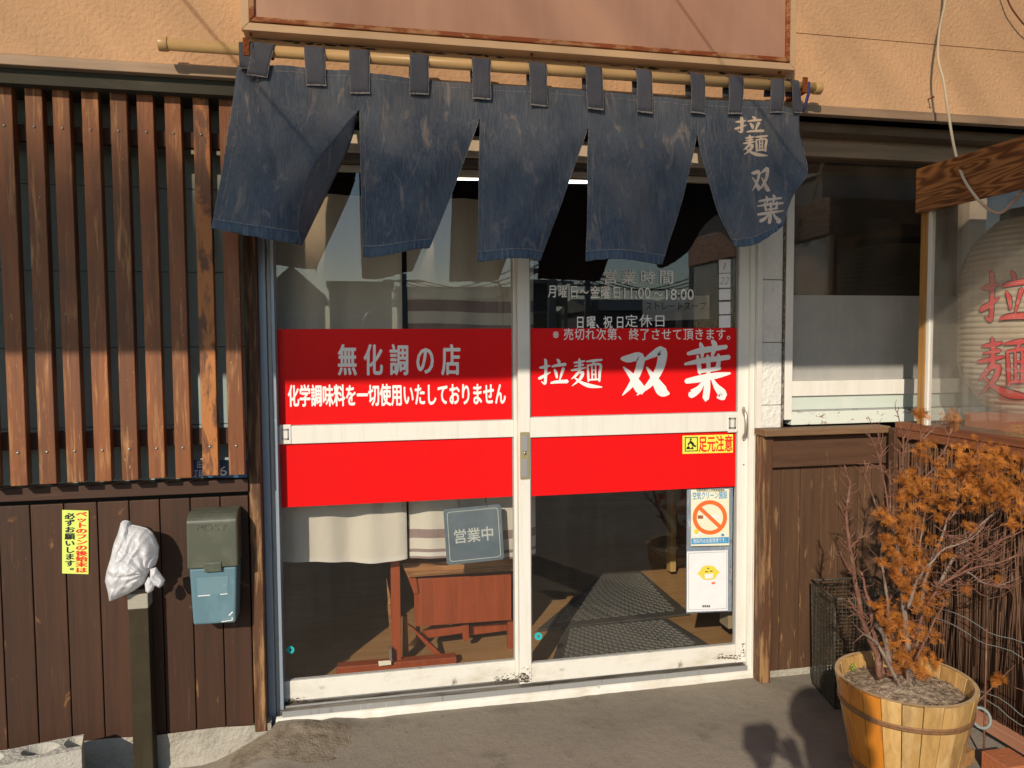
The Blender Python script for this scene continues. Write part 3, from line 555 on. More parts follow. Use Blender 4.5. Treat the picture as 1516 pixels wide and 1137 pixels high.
def cloth(i, u, v, noblend=False):
    xl, yl, xr, yr = rows(i, v); flap = 0
    k = max(0, (v-.28)/.72)
    yl_, yr_ = PY-.012-.035*k, PY-.012-.035*k
    if i == 0 and v > .28:
        seam = [(.28, 531), (.42, 505), (.5, 488), (.62, 465), (.75, 450), (.88, 441), (1, 444)]
        sx = 444
        for (a, b), (c, d) in zip(seam, seam[1:]):
            if v <= c: sx = b+(d-b)*(v-a)/(c-a); break
        ff = min(1, k/.25); ff = max(.0001, .22*ff*ff*(3-2*ff))
        if u > 1-ff: flap = (u-1+ff)/ff
        u_ = min(u/(1-ff), 1)
    else: u_ = u
    if v < .001: yt = topY(lerp(xl, xr, u_))
    px = lerp(xl, xr, u_)
    py = lerp(yl, yr, u_)
    if v < .15: py += (topY(px)-lerp(yl, yr, u_) if v < .001 else (topY(px)-(lerp(PAN[i][0][2], PAN[i][0][4], u_)))*(1-v/.15))
    Y = lerp(yl_, yr_, u_)-BUL[i]*k*math.sin(math.pi*min(1, u_*.95+.03))**1.2
    if i == 4: Y -= .05*k*k*u_; py += 9*k*k*math.sin(math.pi*u_)
    if i in (1, 2, 3): py += 4*k*math.sin(math.pi*u_*1.3+i)*k
    if flap:
        px = lerp(xr, sx, math.sin(min(flap, 1)*math.pi/2)); Y = Y-.085*math.sin(flap*1.5708)*min(1, k*2.2)
    p = at(px, py, Y)
    if i == 0: p.y += .010*math.exp(-((px-(370+60*v))/9)**2)*(1 if v < .6 else max(0, 1-(v-.6)*4))-.012*math.exp(-((px-(512-6*v))/9)**2)*max(0, 1-v*2.4)
    q = Vector((p.x*5, p.z*2.2, i*.0)); amp = .004+.012*k
    p.y += amp*noise.noise(q)+.011*noise.noise(Vector((p.x*11+p.z*5, p.z*3.5, 5)))+.0022*noise.noise(Vector((p.x*45, p.z*14, 8)))
    # ripples falling from the top corners of each slit
    p.y += .006*k*(1-k)*4*math.sin((u_*1.5+v*1.2)*9+i)*.7
    if i < 4 and v <= .2801 and u > .86 and not noblend:
        t = (u-.86)/.14; t = t*t*(3-2*t); p = p.lerp(cloth(i+1, 0, v), t)
    return p
bv = MB()
for i in range(5):
    m = MB().grid(lambda u, v: cloth(i, u, v), 60, 54)
    pn = m.build('flap', 'denim', NO, solid=.0016)
    bv.add(m.v, m.f)
    nrm = Vector((0, -1, 0))
    # bottom hem and side seams, proud of the cloth
    hm = MB().grid(lambda u, v: cloth(i, u, lerp(.935, 1.004, v))+Vector((0, -.0022-.0016*math.sin(u*90+i)*v, .0015*math.sin(u*37+i)*v)), 110, 4)
    hm.build('hem', 'denim_hem', NO, solid=.0012)
    st = MB(); st.grid(lambda u, v: cloth(i, u, lerp(.931, .936, v))+Vector((0, -.0032, 0)), 110, 1)
    for e0, e1 in (((.012, .019), None) if i else ((.008, .014), None), ((.0, .004), None), ((.996, 1.0), None)):
        for a_, b_ in (e0,) if isinstance(e0, tuple) else ():
            pass
    def strip(ua, ub, va=.30, vb=.98): st.grid(lambda u, v: cloth(i, lerp(ua, ub, u), lerp(va, vb, v))+Vector((0, -.0018, 0)), 1, 60)
    strip(.045, .050); strip(0.0, .006); strip(.993, 1.0)
    st.grid(lambda u, v: cloth(i, u, lerp(.052, .056, v))+Vector((0, -.0018, 0)), 60, 1)
    st.build('stitching', 'stitch', NO)
bvh = BVHTree.FromPolygons([tuple(v) for v in bv.v], bv.f)
def oncloth(px, py, k=0):
    r = ray(px, py).normalized(); h = bvh.ray_cast(CAM, r)
    p = h[0] if h[0] is not None else at(px, py, -.37)
    return p-r*(.0022+.00015*k)
lt = MB()
brush(lt, 'pull', 1089, 172, 1130, 199, oncloth, 1.25, -.02); brush(lt, 'noodle', 1100, 200, 1136, 231, oncloth, 1.3, .0)
brush(lt, 'pair', 1112, 249, 1140, 284, oncloth, 1.15, .0); brush(lt, 'leaf', 1121, 289, 1160, 330, oncloth, 1.1, .0)
lt.build('lettering', 'noren_paint', NO)
# hanging tabs
tabs = [(366, 19, 66, 101, 0), (393, 27, 60, 113, 14), (466, 27, 71, 126, -2), (532, 28, 76, 138, 0), (620, 27, 82, 139, 1), (711, 27, 88, 146, 0), (794, 26, 94, 156, -1), (876, 26, 100, 161, -2),
        (950, 25, 105, 166, -1), (1029, 23, 112, 167, 0), (1086, 24, 115, 168, 3), (1147, 23, 120, 166, 4), (1172, 14, 122, 166, -5)]
for (px, wpx, yt, yb, ln) in tabs:
    p = onpole(px); hw = wpx/2/1112*2.5; zb = at(px, yb, PY-.03).z; dx = -ln/1112*2.5
    c = Vector((p.x, PY, p.z)); prof = [(.022, zb+.07), (.0215, c.z-.01)]
    prof += [(.0215*math.cos(t), c.z+.0215*math.sin(t)) for t in [math.pi*k/9 for k in range(10)]]
    prof += [(-.0225, c.z-.012), (-.025, lerp(c.z, zb, .45)), (-.024, zb)]
    m = MB()
    def tf(u, v, prof=prof, c=c, hw=hw, dx=dx, zb=zb):
        t = v*(len(prof)-1); i0 = min(int(t), len(prof)-2); f = t-i0; y = lerp(prof[i0][0], prof[i0+1][0], f); z = lerp(prof[i0][1], prof[i0+1][1], f)
        s2 = dx*(c.z+.02-z)/.14; jit = .0015*math.sin(u*5+z*60+c.x*40)
        return Vector((c.x+(u-.5)*2*hw*(1+.03*math.sin(z*50+c.x*9))+s2, c.y+y+jit, z+(u-.5)*.004*math.sin(c.x*31)))
    m.grid(tf, 6, 42); tb = m.build('tab', 'denim_tab', NO, solid=.0016)
    q = MB()
    for (ua, ub) in ((.0, .03), (.97, 1.)): q.grid(lambda u, v: tf(lerp(ua, ub, u), lerp(.80, 1, v))+Vector((0, -.0014, 0)), 1, 10)
    q.grid(lambda u, v: tf(u, lerp(.9945, 1, v))+Vector((0, -.0014, 0)), 4, 1)
    q.build('seam', 'stitch', tb)
# blue cord tied at the right end of the pole
p = onpole(1190)
cd = MB().tube([p+Vector((0, .02*math.cos(t), .02*math.sin(t))) for t in [k*.5 for k in range(13)]], .005, 8, cap=False)
cd.tube([p+Vector((.004, -.022, .01)), p+Vector((.002, -.026, -.03)), p+Vector((-.006, -.02, -.07)), p+Vector((-.010, -.012, -.09))], [.006, .006, .005, .004], 8)
tag(cd.build('cord', 'cord_blue'), 'dark blue cord knotted round the right end of the curtain pole', 'cord')

# ================================================================== DOOR FRAME AND SLIDING DOORS
df = thing('door_frame', (.6, .03, -.03), 'weathered aluminium frame and threshold around the two sliding doors', 'door frame')
xl_ = [at(p, 720, .0).x for p in (389, 400.5, 407, 414)]
bx(xl_[0], xl_[1], -.002, .10, -.06, 2.07).build('jamb', 'alu_blue', df, bevel=.003)
bx(xl_[1]+.0005, xl_[2], .012, .10, -.05, 2.07).build('jamb', 'alu_grey', df, bevel=.002)
bx(xl_[2]+.0005, xl_[3]-.004, .004, .10, -.04, 2.07).build('jamb', 'alu_blue', df, bevel=.001)
jr = [at(p, 720, -.02).x for p in (1108, 1115, 1123)]
bx(jr[0]+.001, jr[1], -.022, .10, -.02, 2.07).build('jamb', 'white_paint', df, bevel=.0015)
bx(jr[1]+.0012, jr[2]-.001, -.04, .10, -.04, 2.07).build('jamb', 'white_paint', df, bevel=.0015)
hz = at(650, 233, 0).z
bx(xl_[1], jr[2], -.03, .10, hz, hz+.075).build('head', 'white_paint', df, bevel=.002)
bx(xl_[3], jr[0], -.012, .085, hz-.028, hz-.0005).build('head_track', 'alu_dark_track', df)
# threshold, track ribs and cream strip
bx(xl_[2], jr[1], -.012, .10, -.05, -.006).build('threshold', 'alu_dark_track', df, bevel=.001)
for y in (-.028, .0155, .0555): bx(xl_[2]+.01, jr[0], y, y+.003, -.02 if y < 0 else -.006, -.001).build('track_rib', 'alu_grey', df)
def lipf(u, v):
    x = lerp(xl_[2]-.012, jr[2]-.004, u); n1 = .004*noise.noise(Vector((x*22, 1, 0)))
    return [Vector((x, -.0125, -.022)), Vector((x, -.030+n1*.6, -.024)), Vector((x, -.034+n1, -.036+n1)), Vector((x, -.036+n1, -.095))][round(v*3)]
MB().grid(lipf, 160, 3).build('sill_strip', 'white_dirty', df)

def sliding(name, label, x0, x1, y0, gl, gr, stile_l, stile_r, rail, zlo, wt='white_paint'):
    """x0..x1 outer, stile widths, rail=(z0,z1), zlo top of bottom rail"""
    T = thing(name, ((x0+x1)/2, y0, 0), label, 'door'); th = .03
    zt = hz-.03
    bx(x0, x0+stile_l, y0, y0+th, .004, zt).build('stile', wt, T, bevel=.0018)
    bx(x1-stile_r, x1, y0, y0+th, .004, zt).build('stile', 'white_paint', T, bevel=.0018)
    a, b = x0+stile_l+.0005, x1-stile_r-.0005
    bx(a, b, y0+.002, y0+th-.002, .004, zlo).build('bottom_rail', 'white_dirty', T, bevel=.0018)
    bx(a, b, y0+.0015, y0+th-.002, rail[0], rail[1]).build('mid_rail', 'white_paint', T, bevel=.0018)
    bx(a, b, y0+.002, y0+th-.002, zt-.022, zt).build('top_rail', 'white_paint', T, bevel=.0018)
    for (z0, z1) in ((zlo, rail[0]), (rail[1], zt-.022)):
        bx(a, b, y0+.013, y0+.0165, z0, z1).build('glass_pane', 'door_glass', T)
        gk = MB()
        gk.box(a, a+.004, y0+.008, y0+.0125, z0, z1); gk.box(b-.004, b, y0+.008, y0+.0125, z0, z1); gk.box(a, b, y0+.0085, y0+.0125, z0, z0+.003)
        gk.build('gasket', 'alu_grey', T)
    return T, a, b
LY, RY = .038, -.004
lz0, lz1 = at(600, 656, LY).z-.002, at(600, 625, LY).z+.001
dl, la, lb = sliding('sliding_door', 'left sliding glass door with white lettering on red film and a hanging open sign', at(408.5, 720, LY).x, at(772, 720, LY).x, LY, 0, 0, .010, .028,
                     (at(415, 658, LY).z, at(415, 631.5, LY).z), at(430, 1009, LY).z)
dr, ra, rb = sliding('sliding_door', 'right sliding glass door with opening hours, two large white characters on red film and a long handle', at(768, 720, RY).x, at(1107.5, 720, RY).x, RY, 0, 0, at(785.5, 720, RY).x-at(768, 720, RY).x, at(1107.5, 720, RY).x-at(1092, 720, RY).x,
                     (at(786, 648, RY).z, at(786, 618.5, RY).z), at(800, 982, RY).z)
# red film
def film(T, a, b, z0, z1, y, x0f=None):
    return bx(a+.0015, b-.0015, y, y+.0006, z0, z1).build('red_film', 'red_film', T)
gy = LY+.0125; gyr = RY+.0125
rz = (at(412, 487, LY).z, at(786, 486, RY).z)
film(dl, la+.004, lb-.003, at(415, 631, LY).z+.0005, rz[0], gy-.001); film(dl, la+.005, lb-.003, at(415, 752.5, LY).z, at(415, 658.5, LY).z-.0005, gy-.001)
film(dr, ra+.003, rb-.003, at(786, 618, RY).z+.0005, rz[1], gyr-.001); film(dr, ra+.003, rb-.003, at(787, 735.5, RY).z, at(786, 648.5, RY).z-.0005, gyr-.001)
ly = gy-.0018; ry = gyr-.0018
L1 = MB(); cells(L1, '無化調の店', 495, 508, 687, 557, onplane(ly), .024, wd=.76)
L1.build('lettering', 'white_vinyl', dl)
L2 = MB(); f2 = lambda px, py: at(px, py-(px-427)*.010+2, ly)
cells(L2, '化学調味料を一切使用いたしておりません', 426, 567, 749, 601, f2, .036, slant=-.05)
L2.build('lettering', 'white_vinyl', dl)
L3 = MB(); brush(L3, 'pull', 798, 531, 840, 573, onplane(ry), 1.1); brush(L3, 'noodle', 845, 531, 891, 574, onplane(ry), 1.1)
brush(L3, 'pair', 919, 517, 990, 587, onplane(ry), 1.25); brush(L3, 'leaf', 1014, 505, 1081, 590, onplane(ry), 1.2)
L3.build('lettering', 'white_vinyl', dr)
L4 = MB(); cells(L4, '営 業 時 間', 892, 400, 998, 421, onplane(ry)) if False else None
for ch, xx in zip('営業時間', (892, 919, 947, 975)): cells(L4, ch, xx, 399, xx+23, 421, onplane(ry), .012)
fr = lambda px, py: at(px, py, ry)
for ch, xx in zip('月曜日～金曜日', (811, 826, 843, 858, 874, 889, 906)): cells(L4, ch, xx, 421+(xx-811)*.02, xx+14, 441+(xx-811)*.02, fr, .012)
fit(L4, '11:00', 924, 426, 963, 442, fr, .006); fit(L4, '～', 968, 433, 981, 438, fr, .01); fit(L4, '18:00', 986, 428, 1027, 444, fr, .006)
for ch, xx in zip('日曜、祝日', (852, 868, 882, 893, 911)): cells(L4, ch, xx, 467, xx+14, 487, fr, .012)
for ch, xx in zip('定休日', (925, 946, 967)): cells(L4, ch, xx, 465, xx+20, 485, fr, .006)
L4.build('lettering', 'window_letter', dr)
L5 = MB()
for k, ch in enumerate('※売切れ次第、終了させて頂きます。'): cells(L5, ch, 818+k*16.1, 485.5, 818+k*16.1+15.5, 504, fr, .01)
L5.build('lettering', 'window_letter', dr)
# pull handles recessed in the rails, lock, long handle
def pull(T, px0, py0, px1, py1, Y):
    h = pbox(px0, py0, px1, py1, Y-.002, .003).build('pull_plate', 'white_paint', T, bevel=.001)
    cxp, cyp = (px0+px1)/2, (py0+py1)/2
    m = MB(); w_, h_ = 5, 8
    for q in ((cxp-w_, cyp-h_, cxp+w_, cyp-h_+2), (cxp-w_, cyp-h_, cxp-w_+2, cyp+h_), (cxp-w_, cyp+h_-2, cxp+w_, cyp+h_), (cxp+w_-2, cyp-h_, cxp+w_, cyp+h_)): pbox(*q, Y-.0045, .0022, m)
    m.build('pull_rim', 'lock_grey', h)
pull(dl, 413.5, 629, 431, 657, LY); pull(dr, 1078, 613, 1091, 640, RY)
lk = pbox(770, 640, 784, 709, RY-.006, .006).build('lock', 'brass_lock', dr, bevel=.0015)
pbox(772.5, 645, 781.5, 668, RY-.0085, .002).build('lock_plate', 'lock_grey', lk, bevel=.001); pbox(772.5, 680, 781.5, 706, RY-.0085, .002).build('lock_plate', 'lock_grey', lk, bevel=.001)
p = at(777, 671, RY-.009); MB().tube([p, p+Vector((0, .004, 0))], .006, 12).build('keyhole', 'steel', lk)
hp = [at(x, y, RY-.001-d) for x, y, d in ((1101, 604, 0), (1101, 607, .02), (1104, 613, .03), (1105, 628, .033), (1104, 641, .03), (1101, 647, .02), (1101, 650, 0))]
MB().tube(hp, [.006, .006, .007, .0075, .007, .006, .006], 10).build('handle', 'steel', dr)
for py in (652, 688):
    p = at(1101, py, RY); MB().tube([p+Vector((0, -.0015, 0)), p], .003, 8).build('screw', 'rust', dr)

# stickers on the glass
def card(px0, py0, px1, py1, Y, material, name, label, cat, dy=0., back=.0012):
    """a thin card whose right side rises by dy pixels"""
    T = thing(name, at((px0+px1)/2, py1, Y), label, cat)
    pquad([(px0, py0+dy), (px1, py0-dy), (px1, py1-dy), (px0, py1+dy)], Y, back).build('sheet', material, T)
    return T
# caution sticker
YS = gyr-.0035
cs = card(1010.5, 644, 1085, 671, YS, 'sticker_yellow2', 'warning_sticker', 'small yellow watch your step sticker with red characters on the lower red film', 'sticker', 1)
m = MB()
for q in ((1014, 648, 1033, 647.3), (1014, 668, 1033, 667.3), (1014.5, 647, 1014.5, 668), (1032.5, 647, 1032.5, 668)): pline(*q, 1.2, YS-.0006, .0005, m)
P2 = lambda pts: pquad(pts, YS-.0008, .0005, m)
P2([(1021.5, 649), (1024, 649), (1024, 652), (1021.5, 652)][::-1]); P2([(1021, 652), (1024, 653), (1028, 657), (1026, 659), (1021, 656)][::-1]); P2([(1018, 657), (1021, 654), (1022, 656), (1019, 660)][::-1])
P2([(1025, 657), (1031, 660), (1030, 662), (1024, 660)][::-1]); P2([(1017, 662), (1020, 660), (1022, 664), (1026, 661), (1027, 665), (1016, 665)][::-1])
m.build('pictogram', 'ink_black', cs)
m = MB(); cells(m, '足元注意', 1034, 645, 1085, 670, lambda x, y: at(x, y-(x-1034)*.02, YS-.0006), .03); m.build('lettering', 'ink_red', cs)
# number slips
for k, (y0, y1, tx) in enumerate(((384, 404, '1'), (405, 426, '22'), (428, 444, ''), (447, 465, ''), (467, 485, ''))):
    o = card(1064.5, y0, 1081.5, y1, gyr-.0022, 'paper_white', 'paper_slip', ('white paper slip with a handwritten 1 at the top of the right door', 'white paper slip with a handwritten 22 on the right door',
        'blank white slip just under the slip marked 22', 'blank white slip in the middle of the three blank ones', 'lowest blank white slip touching the red film')[k], 'paper', .3)
    if tx: m = MB(); fit(m, tx, 1071 if tx == '1' else 1066, y0+5, 1073.5 if tx == '1' else 1079, y1-5, lambda x, y: at(x+(y0+12-y)*.25, y, gyr-.003), -.006); m.build('lettering', 'ink_grey', o)
# inner side of glass posters
YP = gyr+.006
tp = pquad([(1017, 724), (1085, 722), (1083, 905), (1016, 908)], YP+.004, .001).build('tape_backing', 'tape_blue')
tag(tp, 'crumpled blue grey tape sheet behind the posters on the right door', 'tape')
YP -= .010
def cp(px, py, k=0): return at(px, py, YP-.0005-.0001*k)
np_ = card(1023, 724.5, 1079.5, 808, YP, 'paper_cream', 'no_smoking_poster', 'cream no smoking poster with an orange ring low on the right door', 'poster', .6)
def ring(m, cx, cy, r0, r1, Y, n=40, sy=1.):
    vs = []; 
    for i in range(n):
        a = 2*math.pi*i/n; vs += [at(cx+r0*math.cos(a), cy+r0*sy*math.sin(a), Y), at(cx+r1*math.cos(a), cy+r1*sy*math.sin(a), Y)]
    m.add(vs, [(2*i, 2*i+1, (2*i+3) % (2*n), (2*i+2) % (2*n)) for i in range(n)])
def disc(m, cx, cy, rx, ry, Y, n=24, wob=0.):
    m.add([at(cx+rx*math.cos(2*math.pi*i/n), cy+ry*math.sin(2*math.pi*i/n)*(1+wob*math.cos(4*math.pi*i/n)), Y) for i in range(n)], [tuple(range(n))])
m = MB(); ring(m, 1051, 766, 19.5, 25.5, YP-.0009); m.add([at(x, y, YP-.0011) for x, y in ((1034, 754), (1038, 750), (1068, 778), (1064, 782))], [(0, 1, 2, 3)]); m.build('ban_ring', 'ink_orange', np_)
m = MB(); m.add([at(x, y, YP-.0006) for x, y in ((1040, 763), (1066, 762), (1066, 767), (1040, 768))], [(0, 1, 2, 3)]); m.build('cigarette', 'paper_white', np_); m = MB(); disc(m, 1032, 790, 6, 5, YP-.0013); m.build('figure', 'paper_white', np_)
m = MB(); m.add([at(x, y, YP-.0007) for x, y in ((1033, 763), (1041, 763), (1041, 768), (1033, 768))], [(0, 1, 2, 3)]); m.build('filter_tip', 'ink_brown', np_)
m = MB(); disc(m, 1031, 787, 3.5, 4, YP-.0016); m.build('figure_face', 'lemon', np_)
m = MB(); m.add([at(x, y, YP-.0006) for x, y in ((1023.5, 797), (1079, 795), (1079, 804), (1023.5, 806))], [(0, 1, 2, 3)])
cells(m, '空気クリーン施設', 1025, 728, 1077, 740, lambda x, y: at(x, y-(x-1025)*.03, YP-.0007), .02); disc(m, 1070, 792, 2.5, 2, YP-.0012); m.build('lettering', 'ink_blue', np_)
m = MB(); cells(m, '施設内は全面禁煙です。', 1026, 797.5, 1078, 804.5, lambda x, y: at(x, y-(x-1025)*.03, YP-.0010), .0); m.build('lettering', 'white_vinyl', np_)
m = MB(); cells(m, '受動喫煙防止対策実施施設', 1031, 723.5, 1073, 728, lambda x, y: at(x, y, YP-.0007), .01); m.build('lettering', 'ink_black', np_)
lp = card(1017, 815.5, 1077.5, 905, YP, 'paper_white', 'lemon_poster', 'white poster with a yellow lemon wearing a mask on the lower right door', 'poster', 1)
m = MB(); disc(m, 1049, 848, 13, 12, YP-.0008, 30, .1); disc(m, 1037, 849, 4, 3, YP-.0010); disc(m, 1061, 847, 4, 3, YP-.0010); m.build('lemon_drawing', 'lemon', lp)
m = MB(); m.add([at(x, y, YP-.0012) for x, y in ((1043, 850), (1056, 849), (1055, 856), (1044, 857))], [(0, 1, 2, 3)]); m.build('mask_drawing', 'paper_white', lp)
m = MB()
for q in ((1044, 846, 1048, 847), (1051, 845, 1055, 846), (1047, 841, 1050, 842)): pbox(*q, YP-.0014, .0003, m)
for k in range(4): pbox(1040+k*3, 896, 1042+k*3, 899, YP-.001, .0004, m)
m.build('line_drawing', 'ink_black', lp)
m = MB(); pbox(1053.5, 862, 1058.5, 864.5, YP-.001, .0004, m); m.build('orange_mark', 'ink_orange', lp)
m = MB(); 
for q in ((1019.5, 819, 1075.5, 817), (1019.5, 903, 1075.5, 901), (1019.5, 819, 1019.5, 903), (1075.5, 817, 1075.5, 901)): pline(*q, .8, YP-.0008, .0003, m)
m.build('border_line', 'ink_grey', lp)
for k, (px, py, Y) in enumerate(((430, 962, gy-.002), (797, 942, gyr-.002))):
    m = MB(); ring(m, px, py, 2.0, 5.8, Y, 20); disc(m, px-3, py+1, 2.5, 2.5, Y-.0002)
    tag(m.build('round_sticker', 'teal'), ('small round teal sticker low on the left door glass', 'small round teal sticker low on the right door glass')[k], 'sticker')

# ================================================================== WHITE TILE PILASTER, WINDOW
tp_ = thing('tile_pilaster', (1.62, -.02, .95), 'narrow white rough tiled pillar between the doors and the right window', 'pillar')
px0, px1 = at(1124, 500, -.03).x, at(1158, 500, -.03).x
zt_ = [.958, at(1140, 600, -.03).z, at(1140, 507, -.03).z, at(1140, 414, -.03).z, at(1140, 321, -.03).z, 2.07]
for k in range(5): bx(px0, px1, -.03, .05, zt_[k]+.001, zt_[k+1]-.001).build('tile', 'tile_white', tp_, bevel=.003)
cx_ = at(1158.5, 500, -.03).x
MB().tube([(cx_+.004*noise.noise(Vector((0, z, 2))), -.034+.002*noise.noise(Vector((3, z*9, 2))), z) for z in [.96+i*.02 for i in range(54)]], .0048, 6).build('sealant', 'caulk', tp_)
wn = thing('window', (2.3, -.01, .96), 'window right of the doors with a frosted lower half behind the potted shrub', 'window')
wx0, wx1 = at(1160, 500, -.03).x+.003, at(1172, 500, -.03).x; WX = 3.4
wt0 = at(1300, 232, -.02).z
bx(wx0, wx1, -.04, .06, .99, 2.06).build('frame', 'white_paint', wn, bevel=.002)
bx(wx1+.001, WX, -.035, .06, at(1200, 231, -.03).z, at(1200, 203, -.03).z).build('frame', 'flashing', wn, bevel=.002, label='beige upper window rail')
zr0, zr1 = at(1250, 585, -.02).z, at(1250, 563, -.02).z
bx(wx1+.001, WX, -.024, .03, zr0, zr1).build('bottom_rail', 'white_paint', wn, bevel=.002)
zg = at(1250, 437, -.0).z
bx(wx1+.001, WX, 0, .004, zg, at(1200, 232, 0).z+.01).build('glass_pane', 'window_glass', wn)
bx(wx1+.001, WX, .006, .009, zr1, at(1200, 232, 0).z+.01).build('inner_pane', 'window_glass', wn)
bx(wx1+.001, WX, -.0005, .0045, zr1+.0005, zg-.0008).build('frosted_pane', 'frosted', wn)
z4, z5, z6 = at(1250, 588, -.015).z, at(1250, 604, -.015).z, at(1250, 608, -.03).z
bx(wx1+.001, WX, -.012, .03, z5-.003, zr0-.001).build('lower_panel', 'pale_green', wn, bevel=.001)
bx(wx1+.001, WX, -.035, .03, .968, z6).build('sill', 'sill_peeled', wn, bevel=.002)
bx(wx1+.001, WX, -.020, .03, z6+.0005, z5-.0035).build('sill_lip', 'alu_grey', wn)
bx(at(1430, 500, -.03).x, at(1455, 500, -.03).x, -.034, .0295, zr1+.001, at(1200, 231, -.03).z-.001).build('mullion', 'white_paint', wn, bevel=.002)
p = at(1303, 207, -.036); bx(p.x-.018, p.x+.018, -.038, -.0355, p.z-.005, p.z+.005).build('maker_label', 'black', wn)
q = at(1250, 196, -.05); hk = MB().tube([q, q+Vector((0, -.008, -.01)), q+Vector((.002, -.012, -.022)), q+Vector((-.004, -.012, -.032)), q+Vector((-.012, -.012, -.028)), q+Vector((-.012, -.012, -.02))], .0016, 6)
tag(hk.build('wall_hook', 'rust'), 'tiny metal hook screwed in above the right window', 'hook')
p = at(1374, 147, FY); nl = MB().tube([p, p+Vector((-.010, -.03, -.004)), p+Vector((-.014, -.042, -.0055))], [.0022, .0022, .0022], 6); nl.tube([p+Vector((.0, -.001, 0)), p+Vector((0, .001, 0))], .003, 8)
nl.tube([p+Vector((-.0141, -.042, -.0055)), p+Vector((-.0148, -.044, -.0057))], .0045, 8)
tag(nl.build('nail', 'rust'), 'rusty nail sticking out of the stucco at upper right', 'nail')

# ================================================================== RIGHT TIMBER DADO
FX = 2.08
rd = thing('timber_dado', (1.9, -.05, -.05), 'scuffed brown board wall below the window behind the wire basket', 'wall')
a0, a1 = at(1128, 800, -.09).x, at(1143, 800, -.09).x
bx(a0, a1, -.09, -.03, -.05, .934).build('corner_trim', 'worn_trim', rd, bevel=.003)
bx(a0-.008, FX+.0, -.12, -.036, .936, .962).build('counter_board', 'counter_wood', rd, bevel=.003)
z0, z1 = at(1200, 690, -.07).z, .9345
bx(a1+.001, at(1322, 670, -.07).x, -.075, -.051, z0, z1).build('rail_board', 'board_brown', rd, bevel=.002)
x = a1+.0008; k = 0
while x < FX+.3:
    wd = (.062, .085, .09, .083, .088)[k % 5]; k += 1
    bx(x, x+wd-.002, -.05, -.035, -.022, z1-.001).build('plank', 'board_brown_upright', rd, bevel=.0022); x += wd
bx(a1, FX+.3, -.034, -.02, -.03, .93).build('backing_board', 'black', rd)
bx(a1-.02, FX+.3, -.046, .0, -.08, -.024).build('footing', 'concrete', rd)

# ================================================================== REED SCREEN FENCE
rs = thing('reed_screen', (FX, -.7, -.03), 'dried reed screen on a wooden frame below the lantern case', 'screen')
bx(FX-.012, FX+.045, -1.6, -.155, .958, .985).build('top_rail', 'rail_red_wood', rs, bevel=.003)
bx(FX-.008, FX+.012, -1.6, -.16, .925, .957).build('fascia', 'rail_red_wood', rs, bevel=.002)
bx(FX-.02, FX+.02, -1.6, -.20, -.022, .015).build('bottom_rail', 'sun_bleached_wood', rs, bevel=.003)
bx(FX+.024, FX+.034, -1.6, -.125, .016, .95).build('backing', 'reed_back', rs)
bx(FX-.015, FX+.025, -.16, -.125, .0, .957).build('post', 'board_brown', rs, bevel=.002)
m = MB(); y = -.17
while y > -1.5:
    r_ = random.uniform(.0016, .0032); t = random.gauss(0, .006); top = .925 if random.random() < .9 else random.uniform(.6, .9)
    m.tube([(FX+.018+random.uniform(-.004, .004), y, .012), (FX+.014+random.uniform(-.004, .004), y+t, top)], r_, 5); y -= random.uniform(.0042, .0075)
stuff(m.build('reed', 'reed', rs))
m = MB()
for i in range(90):
    y = random.uniform(-1.35, -.22); z = random.uniform(.35, .60) if random.random() < .5 else random.uniform(.02, .2); tl = random.gauss(0, .05)
    m.tube([(FX-.005-random.uniform(0, .02), y, z), (FX-.004-random.uniform(0, .01), y+tl*.6, (z+.93)/2), (FX-.002, y+tl, random.uniform(.85, .93))], random.uniform(.0018, .0032), 5)
stuff(m.build('loose_reed', 'reed', rs))
for k, (z_, s0) in enumerate(((.335, 1), (.29, 2), (.115, 3), (.085, 4))):
    pts = [(FX-.03+.004*math.sin(i*1.7+s0), -.24-i*.045, z_-.00*i+.008*math.sin(i*1.1+s0)) for i in range(26)]
    tag(MB().tube(pts, .0016, 5).build('wire', 'ring_grey'), ('twisted thin wire stretched along the reeds, highest of four', 'thin wire running just under the highest wire on the reeds',
        'kinked wire crossing the reeds behind the tub handle', 'lowest thin wire along the reeds near the bottom rail')[k], 'wire')
# bare sticks stuck between the tub and the fence
for k, (a_, b_) in enumerate((((1352, 1137, -.62), (1502, 985, -.95)), ((1456, 1132, -.9), (1461, 930, -.9)))):
    p0 = at(a_[0], a_[1], -.75) if k == 0 else atx(a_[0], a_[1], 1.95); p1 = at(b_[0], b_[1], -.72) if k == 0 else atx(b_[0], b_[1], 1.97)
    tag(MB().tube([p0, p0.lerp(p1, .5)+Vector((0, 0, .004)), p1], [.0035, .003, .002], 6).build('stick', 'bark_red'), ('thin dark stick leaning diagonally from the tub to the reed screen', 'thin upright stick standing before the reed screen')[k], 'stick')

